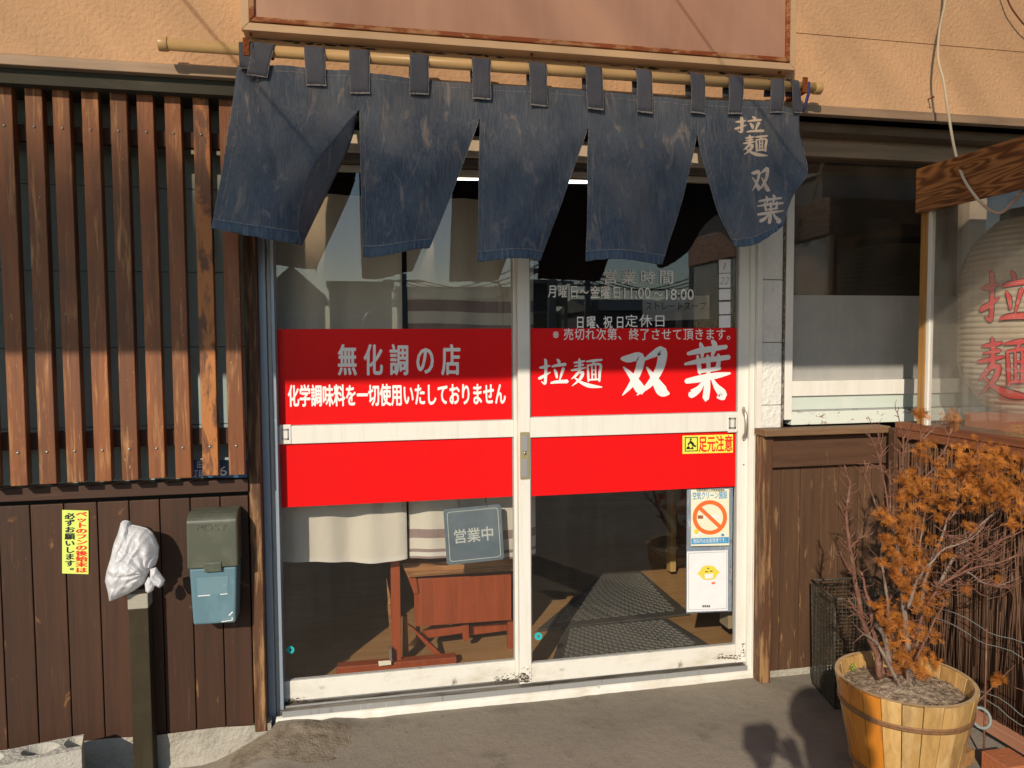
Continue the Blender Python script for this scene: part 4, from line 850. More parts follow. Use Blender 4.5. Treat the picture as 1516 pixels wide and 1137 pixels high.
# ================================================================== LANTERN CASE
lc = thing('lantern_case', (FX+.3, -.7, .985), 'glazed wooden display case on the reed fence that holds a paper lantern', 'display case')
zb_, zt2 = .985, atx(1357, 316, FX-.02).z; zh = atx(1357, 251, FX-.02).z
bx(FX-.025, FX-.003, -1.7, atx(1357, 300, FX-.02).y, zt2, zh).build('header_board', 'header_oak', lc, bevel=.002)
py_ = atx(1368, 600, FX).y
bx(FX-.002, FX+.02, py_-.0, py_+.035, zb_, zt2+.05).build('corner_post', 'oak_post', lc, bevel=.002)
bx(FX-.0, FX+.018, py_-.0165, py_-.001, zb_, zt2+.05).build('glass_channel', 'white_paint', lc, bevel=.001)
bx(FX+.006, FX+.010, -1.68, py_-.017, zb_+.001, zt2+.05).build('glass_pane', 'case_glass', lc)
bx(FX+.021, FX+.72, py_-.0, py_+.004, zb_+.001, zt2+.08).build('glass_pane', 'case_glass', lc)
bx(FX+.0, FX+.75, -1.7, py_+.03, zh-.03, zh-.001).build('top_cover', 'soffit_dark', lc)
bx(FX+.046, FX+.75, -1.7, py_+.03, .955, .984).build('floor_board', 'counter_wood', lc)
bx(FX+.73, FX+.75, -1.7, py_+.03, zb_, zh-.031).build('back_post', 'header_oak', lc)
o = bx(FX+.12, FX+.30, -.62, -.36, zb_, zb_+.05).build('box', 'brick_red'); tag(o, 'small red and green carton standing on the floor of the lantern case', 'box')
LX = FX+.40; lcn = atx(1545, 480, LX); LR = .27
ln = thing('paper_lantern', (LX, lcn.y, zb_), 'large cream ribbed paper lantern with red brush characters in the glass case', 'lantern')
l0, l1 = zb_+.04, zt2-.03
def lrad(z):
    t = (z-l0)/(l1-l0); e = min(t, 1-t); return .14+(LR-.14)*math.sin(min(1, e/.30)*math.pi/2)**.8
def lsurf(u, v, d=0.):
    z = lerp(l0, l1, v); r_ = lrad(z)+.004*abs(math.sin(v*math.pi*34))+d; a = u*2*math.pi
    return Vector((LX+r_*math.cos(a), lcn.y+r_*math.sin(a), z))
lm = MB().grid(lambda u, v: lsurf(u, v), 72, 272); lm.build('paper_shade', 'lantern_paper', ln)
MB().tube([(LX, lcn.y, l1-.002), (LX, lcn.y, l1+.03)], .145, 40).build('top_ring', 'black', ln); MB().tube([(LX, lcn.y, zb_+.001), (LX, lcn.y, l0+.002)], .145, 40).build('bottom_ring', 'black', ln)
lb_ = BVHTree.FromPolygons([tuple(v) for v in MB().grid(lambda u, v: Vector((LX+(lrad(lerp(l0, l1, v))+.005)*math.cos(u*6.2832), lcn.y+(lrad(lerp(l0, l1, v))+.005)*math.sin(u*6.2832), lerp(l0, l1, v))), 72, 60).v],
                          MB().grid(lambda u, v: Vector((u, v, 0)), 72, 60).f)
def onlan(px, py, k=0, e=.0):
    r = ray(px, py).normalized(); h = lb_.ray_cast(CAM, r)
    if h[0] is None: h = (at(px, py, lcn.y),)
    return h[0]-r*(.001+.0003*k+e)
m = MB(); m2 = MB()
for mm, ft, e in ((m2, 1.35, 0.), (m, .95, .006)):
    brush(mm, 'pull', 1452, 400, 1522, 484, lambda a, b, k=0: onlan(a, b, k, e), ft*1.0); brush(mm, 'noodle', 1446, 500, 1530, 590, lambda a, b, k=0: onlan(a, b, k, e), ft*1.0)
m2.build('character_outline', 'lantern_ink', ln); m.build('lettering', 'lantern_red', ln)

# ================================================================== CABLES
cpts = [(1402, -30, -.26), (1399, 5, -.26), (1391, 45, -.27), (1389, 86, -.30), (1397, 120, -.33), (1403, 160, -.36), (1410, 205, -.40), (1418, 240, -.44), (1427, 265, -.5), (1440, 285, -.55), (1453, 301, -.58), (1468, 312, -.6), (1482, 315, -.62), (1493, 306, -.64), (1503, 295, -.66), (1512, 285, -.68), (1540, 270, -.72)]
cl = smooth_line([tuple(at(a, b, c)) for a, b, c in cpts], 5)
tag(MB().tube(cl, .0047, 10).build('cable', 'cable_white'), 'loose pale cable looping down over the corner of the lantern case', 'cable')
cl = smooth_line([tuple(at(a, b, -.24)) for a, b in ((1485, -20), (1494, 5), (1503, 20), (1518, 38), (1540, 55))], 5)
tag(MB().tube(cl, .003, 8).build('cable', 'cable_brown'), 'short brown cable at the top right corner of the stucco', 'cable')

# ================================================================== LEFT: SIGN, MAILBOX, POST, BAG, BLOCK
YW = -.0535
pg = card(92, 755.5, 131, 849.5, YW, 'sticker_yellow', 'pet_notice', 'narrow yellow green notice with red and black vertical lettering on the dark boards', 'sign', -.6, .002)
m = MB(); cells(m, 'ペットのフンの後始末は', 111.5, 757, 129.5, 848, lambda x, y: at(x, y, YW-.0008), .045, True)
m.build('lettering', 'ink_red', pg)
m = MB(); cells(m, '必ずお願いします。', 95.5, 759, 111, 849, lambda x, y: at(x, y, YW-.0008), .04, True); m.build('lettering', 'ink_black', pg)
ap = card(274, 681, 366, 707, -.078, 'plate_blue', 'address_plate', 'blue street address plate mostly hidden behind the slat bottoms', 'sign', 0, .002)
m = MB(); F = lambda x, y: at(x, y, -.0795)
fit(m, '田', 292, 683, 300, 693, F, .0); cells(m, '丁目', 286, 695, 301, 706, F, .0); fit(m, '6', 325, 690, 336, 704, F, .01); fit(m, '-', 339, 694, 346, 697, F, .01); m.build('lettering', 'window_letter', ap)

mb_ = thing('mailbox', at(315, 925, -.06), 'wall mailbox with olive green lid and faded blue body', 'mailbox')
def loft(outs, name, material, parent, bev=.006, seg=3, y1=-.052):
    m = MB(); P = [at(x, y, Y) for x, y, Y in outs]; n = len(P)
    m.add(P+[Vector((p.x, y1, p.z)) for p in P], [tuple(range(n))[::-1], tuple(range(n, 2*n))]+[(i, (i+1) % n, n+(i+1) % n, n+i) for i in range(n)])
    return m.build(name, material, parent, bevel=bev, seg=seg)
MY = -.15
body = loft([(280, 842, MY), (350.5, 838, MY), (349, 922, MY), (286, 926, MY)], 'body', 'mail_body', mb_, .008, 4)
a, b = at(277, 843, MY-.008), at(352.5, 843, MY-.008); zt = at(300, 766, MY).z; zbm = at(300, 842, MY-.008).z
m = MB(); y1 = -.051; xa, xb = a.x, b.x
prof = [(MY-.008, zbm), (MY-.008, zbm+.03), (MY-.004, zt-.012), (MY+.006, zt-.002), (MY+.022, zt+.006), (MY+.05, zt+.012), (y1, zt+.014), (y1, zbm)]
m.add([(xa, y, z) for y, z in prof]+[(xb, y, z) for y, z in prof], [tuple(range(8)), tuple(range(15, 7, -1))]+[((i+1) % 8, i, 8+i, 8+(i+1) % 8) for i in range(8)])
lid = m.build('lid', 'mail_lid', mb_, bevel=.006, seg=3)
lt_ = pbox(302, 834, 328, 846, MY-.012, .006).build('latch', 'mail_lid', lid, bevel=.002)
m = MB(); fit(m, 'POST', 291, 776, 336, 786, lambda x, y: at(x, y, MY-.0062), .006); m.build('embossed_lettering', 'mail_lid', lid, solid=.0012)
m = MB(); fit(m, '〒', 303, 763, 322, 766, lambda x, y: at(x, y, MY-.002), .01) if False else None
pquad([(291, 856), (338, 853), (337, 879), (293, 883)], MY-.0010, .0012).build('address_patch', 'mail_patch', body, bevel=.0004)
m = MB(); pquad([(293, 882), (311, 880.5), (311, 881.7), (293, 883.2)], MY-.0014, .0005, m); pquad([(326, 879.5), (337, 878.5), (337, 879.6), (326, 880.6)], MY-.0014, .0005, m)
pquad([(338, 911), (344, 905), (345, 906.5), (340, 911.5)], MY-.0014, .0005, m); pquad([(328, 920), (344, 917.5), (344, 918.6), (328, 921.2)], MY-.0014, .0005, m); pquad([(343, 914), (344.5, 914), (344.5, 918), (343, 918)], MY-.0014, .0005, m)
m.build('torn_label', 'white_vinyl', body); 
pquad([(328, 914), (344, 912), (344, 917), (328, 919.5)], MY-.0009, .0004).build('label', 'mail_patch', body)

PYp = -.12; qx0, qx1 = at(189.5, 900, PYp).x, at(219.5, 900, PYp).x; pzt = at(205, 893, PYp).z
ps = thing('square_post', ((qx0+qx1)/2, PYp+.027, -.15), 'square olive brown post standing in front of the boards with a bag on top', 'post')
bx(qx0, qx1, PYp, PYp+.055, -.22, pzt-.02).build('shaft', 'post_olive', ps, bevel=.003)
bx(qx0-.001, qx1+.0, PYp-.001, PYp+.056, pzt-.0195, pzt+.03).build('cap', 'post_cap', ps, bevel=.003)
# plastic bag: inflated outline with creases
def pillow(outline, Y, thick, seed, nr=60, nth=200, crease=.0085, flat=.55):
    P = [at(x, y, Y) for x, y in outline]; P.append(P[0]); n = len(P)-1
    c = sum(P[:-1], Vector())/n
    def edge(t):
        t = (t % 1)*n; i = int(t) % n; f = t-int(t); return P[i].lerp(P[i+1], f)
    m = MB(); kp = at(222, 843, Y)
    for sgn in (-1, 1):
        def fn(u, v, sgn=sgn):
            e = edge(u); p = c.lerp(e, v); p = Vector(p)
            h = thick*(max(0, 1-v**2.6))**flat
            cr = noise.noise(Vector((p.x*14+seed, p.z*14, 1.3)))*.9-abs(noise.noise(Vector((p.x*26+p.z*20, (p.z-p.x)*9, seed))))*1.6-abs(noise.noise(Vector((u*14, v*.7, seed))))*1.1*v
            kn = Vector((p.x-kp.x, 0, p.z-kp.z)); cr -= 1.5*abs(math.sin(7*math.atan2(kn.z, kn.x)+2*noise.noise(Vector((p.x*20, p.z*20, seed)))))*math.exp(-kn.length*9)*min(1, kn.length*60)
            cr -= 1.1*max(0, .35-abs(noise.noise(Vector((p.x*34-p.z*14, p.z*17, seed*2)))))*2.2
            p.y += sgn*h+crease*cr*(1-v**6)*(1 if sgn < 0 else .5)
            if v > .98: p.y = Y
            return p
        m.grid(fn, nth, nr)
    return m
z2 = lambda pts: [(140+x/5.169, 740+y/5.169) for x, y in pts]
bag = thing('plastic_bag', at(200, 885, -.3), 'knotted crumpled white plastic bag pulled over the top of the post', 'bag')
main = z2([(235, 150), (262, 158), (270, 182), (340, 196), (400, 212), (440, 245), (470, 300), (494, 365), (490, 440), (470, 500), (430, 530), (400, 590), (385, 640), (300, 700), (210, 745), (118, 780), (104, 700), (84, 620), (96, 540), (130, 430), (150, 330), (185, 240), (208, 158)])
pillow(main, PYp-.012, .050, 3).build('bag_body', 'plastic_white', bag, subs=0)
tail = z2([(425, 530), (470, 515), (500, 560), (540, 612), (525, 650), (500, 674), (460, 655), (425, 600)])
pillow(tail, PYp-.055, .014, 8, 10, 50, .006).build('knot_end', 'plastic_white', bag)
tail2 = z2([(385, 640), (410, 590), (440, 600), (460, 650), (450, 690), (415, 714), (390, 700)])
pillow(tail2, PYp-.045, .012, 5, 10, 50, .004).build('knot_end', 'plastic_white', bag)

# cinder block
BZ = .055; c0 = atz(124, 1087, BZ); c1 = atz(0, 1112, BZ); ux = (c1-c0).normalized(); uy = Vector((ux.y, -ux.x, 0)); uy = uy if uy.y < 0 else -uy
cb = thing('concrete_block', c0+ux*.2+uy*.05+Vector((0, 0, -.19)), 'pale concrete block with hollow cores lying at the foot of the board wall', 'block')
BL, BW = .39, .098
def blk(u, v):
    x = u*BL; y = v*BW; z = BZ
    for cxh in (.02, .115, .26, .39):
        rx = .030 if cxh in (.02,) else .050
        e = ((x-cxh)/rx)**2+((y-BW*.42)/.034)**2
        if e < 1: z = BZ-.06*min(1, (1-e)*4)
    p = c0+ux*x+uy*y; e_ = .0015*noise.noise(Vector((x*80, y*80, 1))); return Vector((p.x, p.y, z+e_))
m = MB().grid(blk, 160, 44, False)
P4 = [c0, c0+ux*BL, c0+ux*BL+uy*BW, c0+uy*BW]
for a_, b_ in ((3, 0), (0, 1), (1, 2), (2, 3)):
    m.grid(lambda u, v: Vector((lerp(P4[a_].x, P4[b_].x, u)+.0012*noise.noise(Vector((u*40, v*20, a_))), lerp(P4[a_].y, P4[b_].y, u), lerp(BZ, BZ-.19, v))), 40, 16, False)
m.build('block_body', 'cinder', cb)
# rubble edge of mortar by the door corner
m = MB()
def mor(u, v):
    a = -.50+u*.62; yy = lerp(-.075, -.30+.06*math.sin(u*7), v); h = (1-v)**.6*.014*math.sin(math.pi*min(1, u*1.15+.06))
    return Vector((a, yy-.10*u*v*0, ground_z(a, yy)-.004+h+.006*noise.noise(Vector((a*30, yy*30, 2)))*(1-v)))
struct(MB().grid(mor, 90, 36).build('ground_patch', 'mortar'))

# grime packed into the corners of the door bottoms, gravel and litter along the wall
def specks(mb, cx_s, cy_s, sx_, sy_, n, Y):
    for i in range(n):
        x = random.gauss(cx_s, sx_); y = cy_s-abs(random.gauss(0, sy_)); e = math.exp(-((x-cx_s)/sx_)**2/2); q = at(x, y, Y-.00003*(i % 9)); a_ = random.uniform(.0006, .0035)*(.4+e)
        k0 = random.uniform(0, 6.28); n_ = 6
        mb.add([q+Vector((a_*random.uniform(.6, 1.9)*math.cos(k0+t*1.047), 0, a_*random.uniform(.3, .8)*math.sin(k0+t*1.047))) for t in range(n_)], [tuple(range(n_))])
gr_ = MB(); specks(gr_, 752, 1014, 14, 7, 260, LY-.0006); specks(gr_, 430, 1040, 16, 3, 70, LY-.0006); stuff(gr_.build('grime', 'grime_brown', dl))
gr_ = MB(); specks(gr_, 776, 1010, 7, 8, 160, RY-.0006); specks(gr_, 1080, 976, 16, 4, 90, RY-.0006); specks(gr_, 1101, 975, 4, 14, 40, RY-.0006); stuff(gr_.build('grime', 'grime_brown', dr))
gv = MB()
for i in range(900):
    if i % 3: x = random.uniform(-1.1, 2.3); y = -.07-abs(random.gauss(0, .10))
    else: x = random.uniform(-.9, 2.0); y = random.uniform(-1.1, -.1)
    a_ = random.uniform(.0006, .0020)*(1.8 if random.random() < .04 else 1); z = ground_z(x, y); d = Vector((random.gauss(0, 1), random.gauss(0, 1), random.gauss(0, .3))).normalized()*a_
    gv.obox((x, y, z+a_*.3), d, d.cross(Vector((0, 0, 1)))*random.uniform(.6, 1), (0, 0, a_*.6))
stuff(gv.build('gravel', 'mortar'))
lf = MB()
for i in range(110):
    a = random.gauss(0, .28); x, y = 1.60+a, -.70+random.gauss(0, .30)
    if math.hypot(x-1.625, y+.775) < .17 or y > -.1 or x > 2.05: continue
    z = ground_z(x, y)+.002; d = Vector((random.gauss(0, 1), random.gauss(0, 1), random.gauss(0, .15))).normalized()*random.uniform(.003, .010); sd = d.cross(Vector((0, 0, 1)))*.3
    lf.add([(x, y, z), Vector((x, y, z))+d*.5+sd, Vector((x, y, z+.001))+d, Vector((x, y, z))+d*.5-sd], [(0, 1, 2, 3)])
stuff(lf.build('fallen_leaves', 'foliage_dead'))

# ================================================================== RIGHT: BASKET, TUB, SHRUB
bk = thing('wire_basket', (1.80, -.24, -.05), 'tall black wire mesh basket between the board wall and the tub', 'basket')
B0 = Vector((1.681, -.350, 0)); ex = Vector((math.cos(rad(-4)), math.sin(rad(-4)), 0)); ey = Vector((.22, 1, 0)).normalized()
BWx, BDy, bz0, bz1 = .27, .22, -.045, .367
def bp(a, b, z): 
    t = (z-bz0)/(bz1-bz0); g_ = (1-t)*.008; q = B0+ex*lerp(g_, BWx-g_, a/BWx)+ey*lerp(g_, BDy-g_, b/BDy); return Vector((q.x, q.y, z))
m = MB(); step = .0145
def wl(p, q): m.bar(p, q, .0019, .0019)
for f in range(4):
    W_ = (BWx, BDy, BWx, BDy)[f]; n = int(W_/step)
    g_ = lambda t, z, f=f: (bp(t, 0, z), bp(BWx, t, z), bp(t, BDy, z), bp(0, t, z))[f]
    for i in range(n+1): wl(g_(min(W_, i*step), bz0), g_(min(W_, i*step), bz1))
    z = bz0
    while z < bz1: wl(g_(0, z), g_(W_, z)); z += step
for i in range(int(BWx/step)): wl(bp(i*step, 0, bz0), bp(i*step, BDy, bz0))
for i in range(int(BDy/step)): wl(bp(0, i*step, bz0), bp(BWx, i*step, bz0))
stuff(m.build('wire_mesh', 'black_wire', bk))
m = MB(); rim = [bp(0, 0, bz1), bp(BWx, 0, bz1), bp(BWx, BDy, bz1), bp(0, BDy, bz1)]
for i in range(4): m.tube([rim[i], rim[(i+1) % 4]], .004, 8)
m.build('rim', 'black_wire', bk)
m = MB()
for a_, b_ in ((0, 0), (BWx, 0), (BWx, BDy), (0, BDy)): m.tube([bp(a_, b_, bz0), bp(a_, b_, bz1)], .003, 6)
m.build('corner_wire', 'black_wire', bk)

TC = Vector((1.625, -.775, 0)); TZ = .27; TR, TB = .197, .132; TZ0 = -.055
tb = thing('wooden_tub', (TC.x, TC.y, TZ0), 'round yellow stave tub with rusty hoops used as a planter', 'planter')
NS = 22
for k in range(NS):
    a0_, a1_ = 2*math.pi*k/NS+.006, 2*math.pi*(k+1)/NS-.006; vs = []
    n = 4; hz_ = [TZ0, TZ0+.1, .15, TZ+.002*math.sin(k*3)]
    for z in hz_:
        t = (z-TZ0)/(TZ-TZ0); R_ = lerp(TB, TR, t**.85)+.0008*math.sin(k*5)
        for rr in (R_, R_-.014):
            for i in range(n+1):
                a = lerp(a0_, a1_, i/n); vs.append((TC.x+rr*math.cos(a), TC.y+rr*math.sin(a), z))
    fs = []; W2 = 2*(n+1)
    for j in range(3):
        for i in range(n):
            fs.append((j*W2+i, j*W2+i+1, (j+1)*W2+i+1, (j+1)*W2+i)); q = n+1
            fs.append((j*W2+q+i+1, j*W2+q+i, (j+1)*W2+q+i, (j+1)*W2+q+i+1))
        fs.append((j*W2+n+1, j*W2, (j+1)*W2, (j+1)*W2+n+1)); fs.append((j*W2+n, j*W2+2*n+1, (j+1)*W2+2*n+1, (j+1)*W2+n))
    for i in range(n): fs.append((3*W2+i, 3*W2+i+1, 3*W2+n+1+i+1, 3*W2+n+1+i)); fs.append((i+1, i, n+1+i, n+1+i+1))
    deg = (math.degrees((a0_+a1_)/2)) % 360
    o = MB().add(vs, fs).build('stave', 'stave_orange' if 168 < deg < 214 else 'stave', tb, bevel=.0012)
    if 168 < deg < 214: o['label'] = 'orange stained stave'
MB().grid(lambda u, v: Vector((TC.x+(TR-.013+.0125*v)*math.cos(u*6.28319), TC.y+(TR-.013+.0125*v)*math.sin(u*6.28319), TZ+.0026)), 88, 1).build('rim', 'stave_end', tb)
for (zc, hh) in ((.195, .018), (.012, .018)):
    t = (zc-TZ0)/(TZ-TZ0); R_ = lerp(TB, TR, t**.85)+.0015
    m = MB(); pr = [(-hh*.5, .0), (-hh*.4, .003), (-.002, .0035), (0, .0022), (.002, .0035), (hh*.4, .003), (hh*.5, .0)]
    m.grid(lambda u, v: Vector((TC.x+(R_+pr[round(v*6)][1]+pr[round(v*6)][0]*.13)*math.cos(u*6.28319), TC.y+(R_+pr[round(v*6)][1]+pr[round(v*6)][0]*.13)*math.sin(u*6.28319), zc+pr[round(v*6)][0]+.001*math.sin(u*30))), 96, 6)
    m.build('hoop', 'hoop', tb)
rc = TC+Vector(((TR+.016)*math.cos(rad(-24)), (TR+.016)*math.sin(rad(-24)), .165)); hr = MB().tube([rc+Vector((.026*math.cos(t)+.002, .010*math.sin(t)-.006*math.cos(t), .027*math.sin(t))) for t in [2.2+k*.30 for k in range(21)]], .0048, 8)
hr.build('ring_handle', 'ring_grey', tb)
so_ = MB().grid(lambda u, v: Vector((TC.x+(TR-.016)*v*math.cos(u*6.28319), TC.y+(TR-.016)*v*math.sin(u*6.28319), TZ-.045+.030*math.exp(-((v*1.6)**2))+.006*noise.noise(Vector((v*math.cos(u*6.28319)*7, v*math.sin(u*6.28319)*7, 0)))+.003*noise.noise(Vector((v*math.cos(u*6.28319)*26, v*math.sin(u*6.28319)*26, 4))))), 110, 40)
stuff(so_.build('soil', 'soil', tb))
m = MB()
for i in range(150):
    a = random.uniform(0, 6.28); r_ = math.sqrt(random.random())*(TR-.02); q = Vector((TC.x+r_*math.cos(a), TC.y+r_*math.sin(a), TZ-.038+.030*math.exp(-((r_/TR*1.6)**2))))
    s_ = random.uniform(.001, .0032); d = Vector((random.gauss(0, 1), random.gauss(0, 1), random.gauss(0, .3))).normalized()
    if i % 3: m.bar(q-d*s_*2.5, q+d*s_*2.5, s_*.5, s_*.5)
    else: m.obox(q, d*s_, d.cross(Vector((0, 0, 1)))*s_, Vector((0, 0, s_*.7)))
stuff(m.build('litter', 'bark_grey', tb))
m = MB()
q0 = atz(1262, 993, .245)
for i in range(16):
    b = q0+Vector((random.uniform(-.008, .01), random.uniform(-.012, .012), random.uniform(0, .022))); d = Vector((random.gauss(0, 1), random.gauss(0, 1), random.uniform(0, 1.2))).normalized()*.008; sd = d.cross(Vector((0, 0, 1))).normalized()*.0035
    m.add([b, b+d*.5+sd, b+d, b+d*.5-sd], [(0, 1, 2, 3)])
tag(m.build('sprout', 'sprout'), 'tiny bright green weed sprouting at the left edge of the soil', 'plant')

# the dead conifer
SH = thing('dead_conifer', (1.63, -.77, .25), 'dead rust orange dwarf conifer with bare reddish stems in the wooden tub', 'shrub')
def P3(px, py, dy=0.): return at(px, py, -.76+dy)
BRN = [  # (points (px,py,depth offset), start radius px, end radius px, material)
 ([(1303, 1003, 0), (1297, 968, 0), (1283, 935, -.01), (1272, 893, -.02), (1264, 845, -.03), (1257, 800, -.04), (1253, 765, -.04), (1256, 735, -.05), (1258, 712, -.05), (1249, 689, -.05)], 11, 2, 'bark_red'),
 ([(1283, 930, -.01), (1273, 912, -.02), (1262, 897, -.03), (1257, 886, -.03)], 6, 2.5, 'bark_red'),
 ([(1264, 852, -.03), (1253, 836, -.04), (1244, 817, -.05)], 5, 2, 'bark_red'), ([(1258, 812, -.04), (1270, 800, -.04), (1281, 792, -.03)], 3.5, 1.5, 'bark_red'),
 ([(1254, 770, -.04), (1247, 758, -.04)], 3.5, 2, 'bark_red'),
 ([(1308, 1000, .02), (1299, 955, .03), (1288, 900, .04), (1281, 870, .05), (1276, 848, .06)], 9, 2.5, 'bark_red'),
 ([(1318, 985, 0), (1308, 940, 0), (1297, 925, -.01)], 10, 7, 'bark_grey'), ([(1336, 1019, -.03), (1322, 996, -.03), (1305, 962, -.02), (1290, 945, -.02), (1278, 938, -.03)], 8, 4, 'bark_grey'),
 ([(1347, 1026, 0), (1346, 985, 0), (1342, 940, 0), (1337, 890, 0), (1333, 845, .01), (1328, 805, .02), (1322, 780, .02)], 12, 5, 'bark_grey'),
 ([(1346, 1015, .02), (1356, 965, .02), (1362, 915, .03), (1368, 870, .02), (1378, 832, .01), (1392, 800, 0), (1402, 775, 0)], 10, 3, 'bark_grey'),
 ([(1322, 782, .02), (1308, 772, .01), (1297, 747, 0), (1287, 720, -.01), (1281, 700, -.01), (1288, 684, -.01)], 4, 1.5, 'bark_red'),
 ([(1330, 800, .02), (1316, 757, .02), (1309, 710, .03), (1303, 690, .03), (1295, 660, .03), (1283, 636, .03)], 4, 1.3, 'bark_red'),
 ([(1304, 690, .03), (1305, 665, .03), (1297, 637, .03)], 2.5, 1.2, 'bark_red'),
 ([(1333, 800, 0), (1332, 750, 0), (1334, 705, 0), (1336, 672, 0), (1336, 640, 0), (1326, 607, 0)], 4, 1.2, 'bark_red'), ([(1336, 690, 0), (1342, 655, 0), (1345, 640, .01)], 2, 1, 'bark_red'),
 ([(1320, 760, .02), (1318, 720, .02), (1316, 688, .02)], 3, 1.5, 'bark_red'),
 ([(1340, 850, 0), (1352, 790, .01), (1362, 740, .01), (1366, 715, .01), (1380, 695, .01), (1398, 668, .01), (1408, 640, .01), (1412, 620, .01)], 5, 1.3, 'bark_red'),
 ([(1364, 735, .01), (1360, 690, .01), (1364, 650, .01), (1362, 622, .01)], 3, 1.3, 'bark_red'), ([(1366, 650, .01), (1380, 636, .01), (1398, 626, .01)], 2, 1, 'bark_grey'),
 ([(1350, 960, 0), (1368, 905, -.03), (1392, 868, -.06), (1430, 845, -.08), (1470, 835, -.10), (1520, 815, -.12)], 7, 2, 'bark_red'),
 ([(1392, 868, -.06), (1440, 830, -.05), (1480, 800, -.05), (1530, 780, -.05)], 4, 1.5, 'bark_red'),
 ([(1352, 940, .03), (1380, 880, .03), (1410, 830, .04), (1440, 790, .05), (1480, 755, .05), (1530, 745, .05)], 7, 2, 'bark_grey'),
 ([(1345, 900, -.04), (1358, 860, -.06), (1376, 835, -.08), (1402, 812, -.09), (1430, 802, -.1), (1455, 780, -.1)], 6, 1.5, 'bark_grey'),
 ([(1410, 830, .04), (1452, 815, .03), (1490, 795, .03), (1530, 770, .03)], 3.5, 1.5, 'bark_red'),
 ([(1430, 845, -.08), (1455, 862, -.09), (1482, 866, -.10), (1500, 858, -.10)], 2.5, 1.2, 'bark_grey'),
 ([(1400, 775, 0), (1415, 745, 0), (1428, 705, 0), (1440, 680, 0), (1450, 660, 0)], 3.5, 1.5, 'bark_red'),
 ([(1405, 770, 0), (1430, 742, .02), (1460, 720, .03), (1500, 690, .03)], 3, 1.3, 'bark_red'),
 ([(1346, 900, .02), (1360, 850, .05), (1362, 800, .06), (1370, 760, .06)], 5, 2, 'bark_grey'),
 ([(1352, 985, -.02), (1372, 945, -.04), (1392, 905, -.05), (1398, 888, -.05)], 5, 2, 'bark_red'),
 ([(1330, 985, .05), (1318, 930, .06), (1312, 880, .07), (1305, 830, .07), (1308, 800, .07)], 7, 3, 'bark_grey'),
]
pxm = 2.12/1112
tw_m = MB(); allp = []
for k, (pts, r0_, r1_, mt) in enumerate(BRN):
    P_ = smooth_line([tuple(P3(a, b, c)) for a, b, c in pts], 5); n = len(P_)
    P_ = [Vector(p)+Vector((.004*noise.noise(Vector((k*3.1, i*.35, 0))), .006*noise.noise(Vector((k*1.7, i*.3, 4))), .003*noise.noise(Vector((k, i*.4, 7))))) for i, p in enumerate(P_)]
    rsx = [lerp(r0_, r1_, (i/(n-1))**.8)*pxm*.5*(1+.18*noise.noise(Vector((k*5, i*.8, 1)))) for i in range(n)]
    MB().tube(P_, rsx, 8).build('branch', mt, SH); allp += [(P_[i], (P_[min(i+1, n-1)]-P_[max(i-1, 0)]).normalized()) for i in range(2, n)]
for i in range(620):       # short dead twigs
    p, t = random.choice(allp); d = (t*.6+Vector((random.gauss(0, .6), random.gauss(0, .6), random.gauss(.15, .5)))).normalized(); L_ = random.uniform(.006, .034)
    q = p+d*L_; q2 = q+(d+Vector((random.gauss(0, .4), random.gauss(0, .4), random.gauss(.2, .3)))).normalized()*L_*.7
    tw_m.tube([p, q, q2], [.0016, .0011, .0006], 4, smooth=False)
for i in range(46):        # drooping fine stems to the right
    a = P3(random.uniform(1375, 1470), random.uniform(770, 870), random.uniform(-.08, .05)); L_ = random.uniform(.06, .17); dr_ = random.uniform(-.2, .5)
    pts = [a+Vector((L_*t, random.uniform(-.004, .004)-.02*t, L_*(dr_*t-.55*math.sin(math.pi*t)*.5))) for t in (0, .25, .5, .75, 1)]
    tw_m.tube(pts, [.0018, .0016, .0013, .001, .0007], 4)
stuff(tw_m.build('twig', 'bark_red', SH))
CL = [(1360, 614, 9), (1363, 598+14, 8), (1407, 617, 9), (1409, 630, 7), (1368, 662, 13), (1362, 678, 10), (1390, 688, 8), (1415, 668, 15), (1425, 682, 12), (1448, 664, 15), (1455, 680, 10), (1478, 672, 14), (1470, 690, 12),
      (1425, 705, 16), (1442, 718, 14), (1465, 705, 18), (1488, 712, 18), (1505, 720, 14), (1512, 700, 10), (1345, 712, 16), (1362, 722, 16), (1376, 735, 12), (1345, 735, 10), (1395, 738, 13), (1410, 722, 11), (1452, 738, 14),
      (1480, 738, 16), (1495, 752, 12), (1405, 752, 10), (1305, 762, 9), (1314, 775, 7), (1340, 758, 12), (1350, 775, 12), (1335, 785, 9), (1312, 800, 8), (1345, 805, 13), (1332, 822, 12), (1358, 822, 14), (1380, 802, 10), (1395, 820, 9),
      (1352, 842, 12), (1335, 862, 9), (1358, 865, 14), (1345, 885, 10), (1375, 890, 10), (1392, 880, 8), (1312, 902, 13), (1328, 910, 9), (1300, 897, 7), (1340, 925, 14), (1358, 935, 13), (1332, 945, 13), (1350, 958, 15), (1368, 965, 10),
      (1335, 975, 14), (1352, 985, 15), (1325, 990, 9), (1362, 992, 9), (1385, 940, 7), (1382, 978, 7), (1478, 862, 5), (1430, 872, 5), (1500, 735, 12), (1514, 762, 8), (1440, 755, 8), (1435, 692, 14), (1458, 694, 14), (1486, 690, 14), (1475, 725, 16), (1430, 730, 12), (1510, 680, 10), (1385, 715, 12), (1400, 700, 10),
      (1350, 728, 12), (1368, 748, 11), (1340, 870, 9), (1345, 830, 10), (1370, 840, 10), (1325, 845, 7), (1340, 965, 11), (1358, 970, 11), (1345, 1000, 9), (1330, 925, 9), (1372, 915, 8), (1318, 815, 7)]
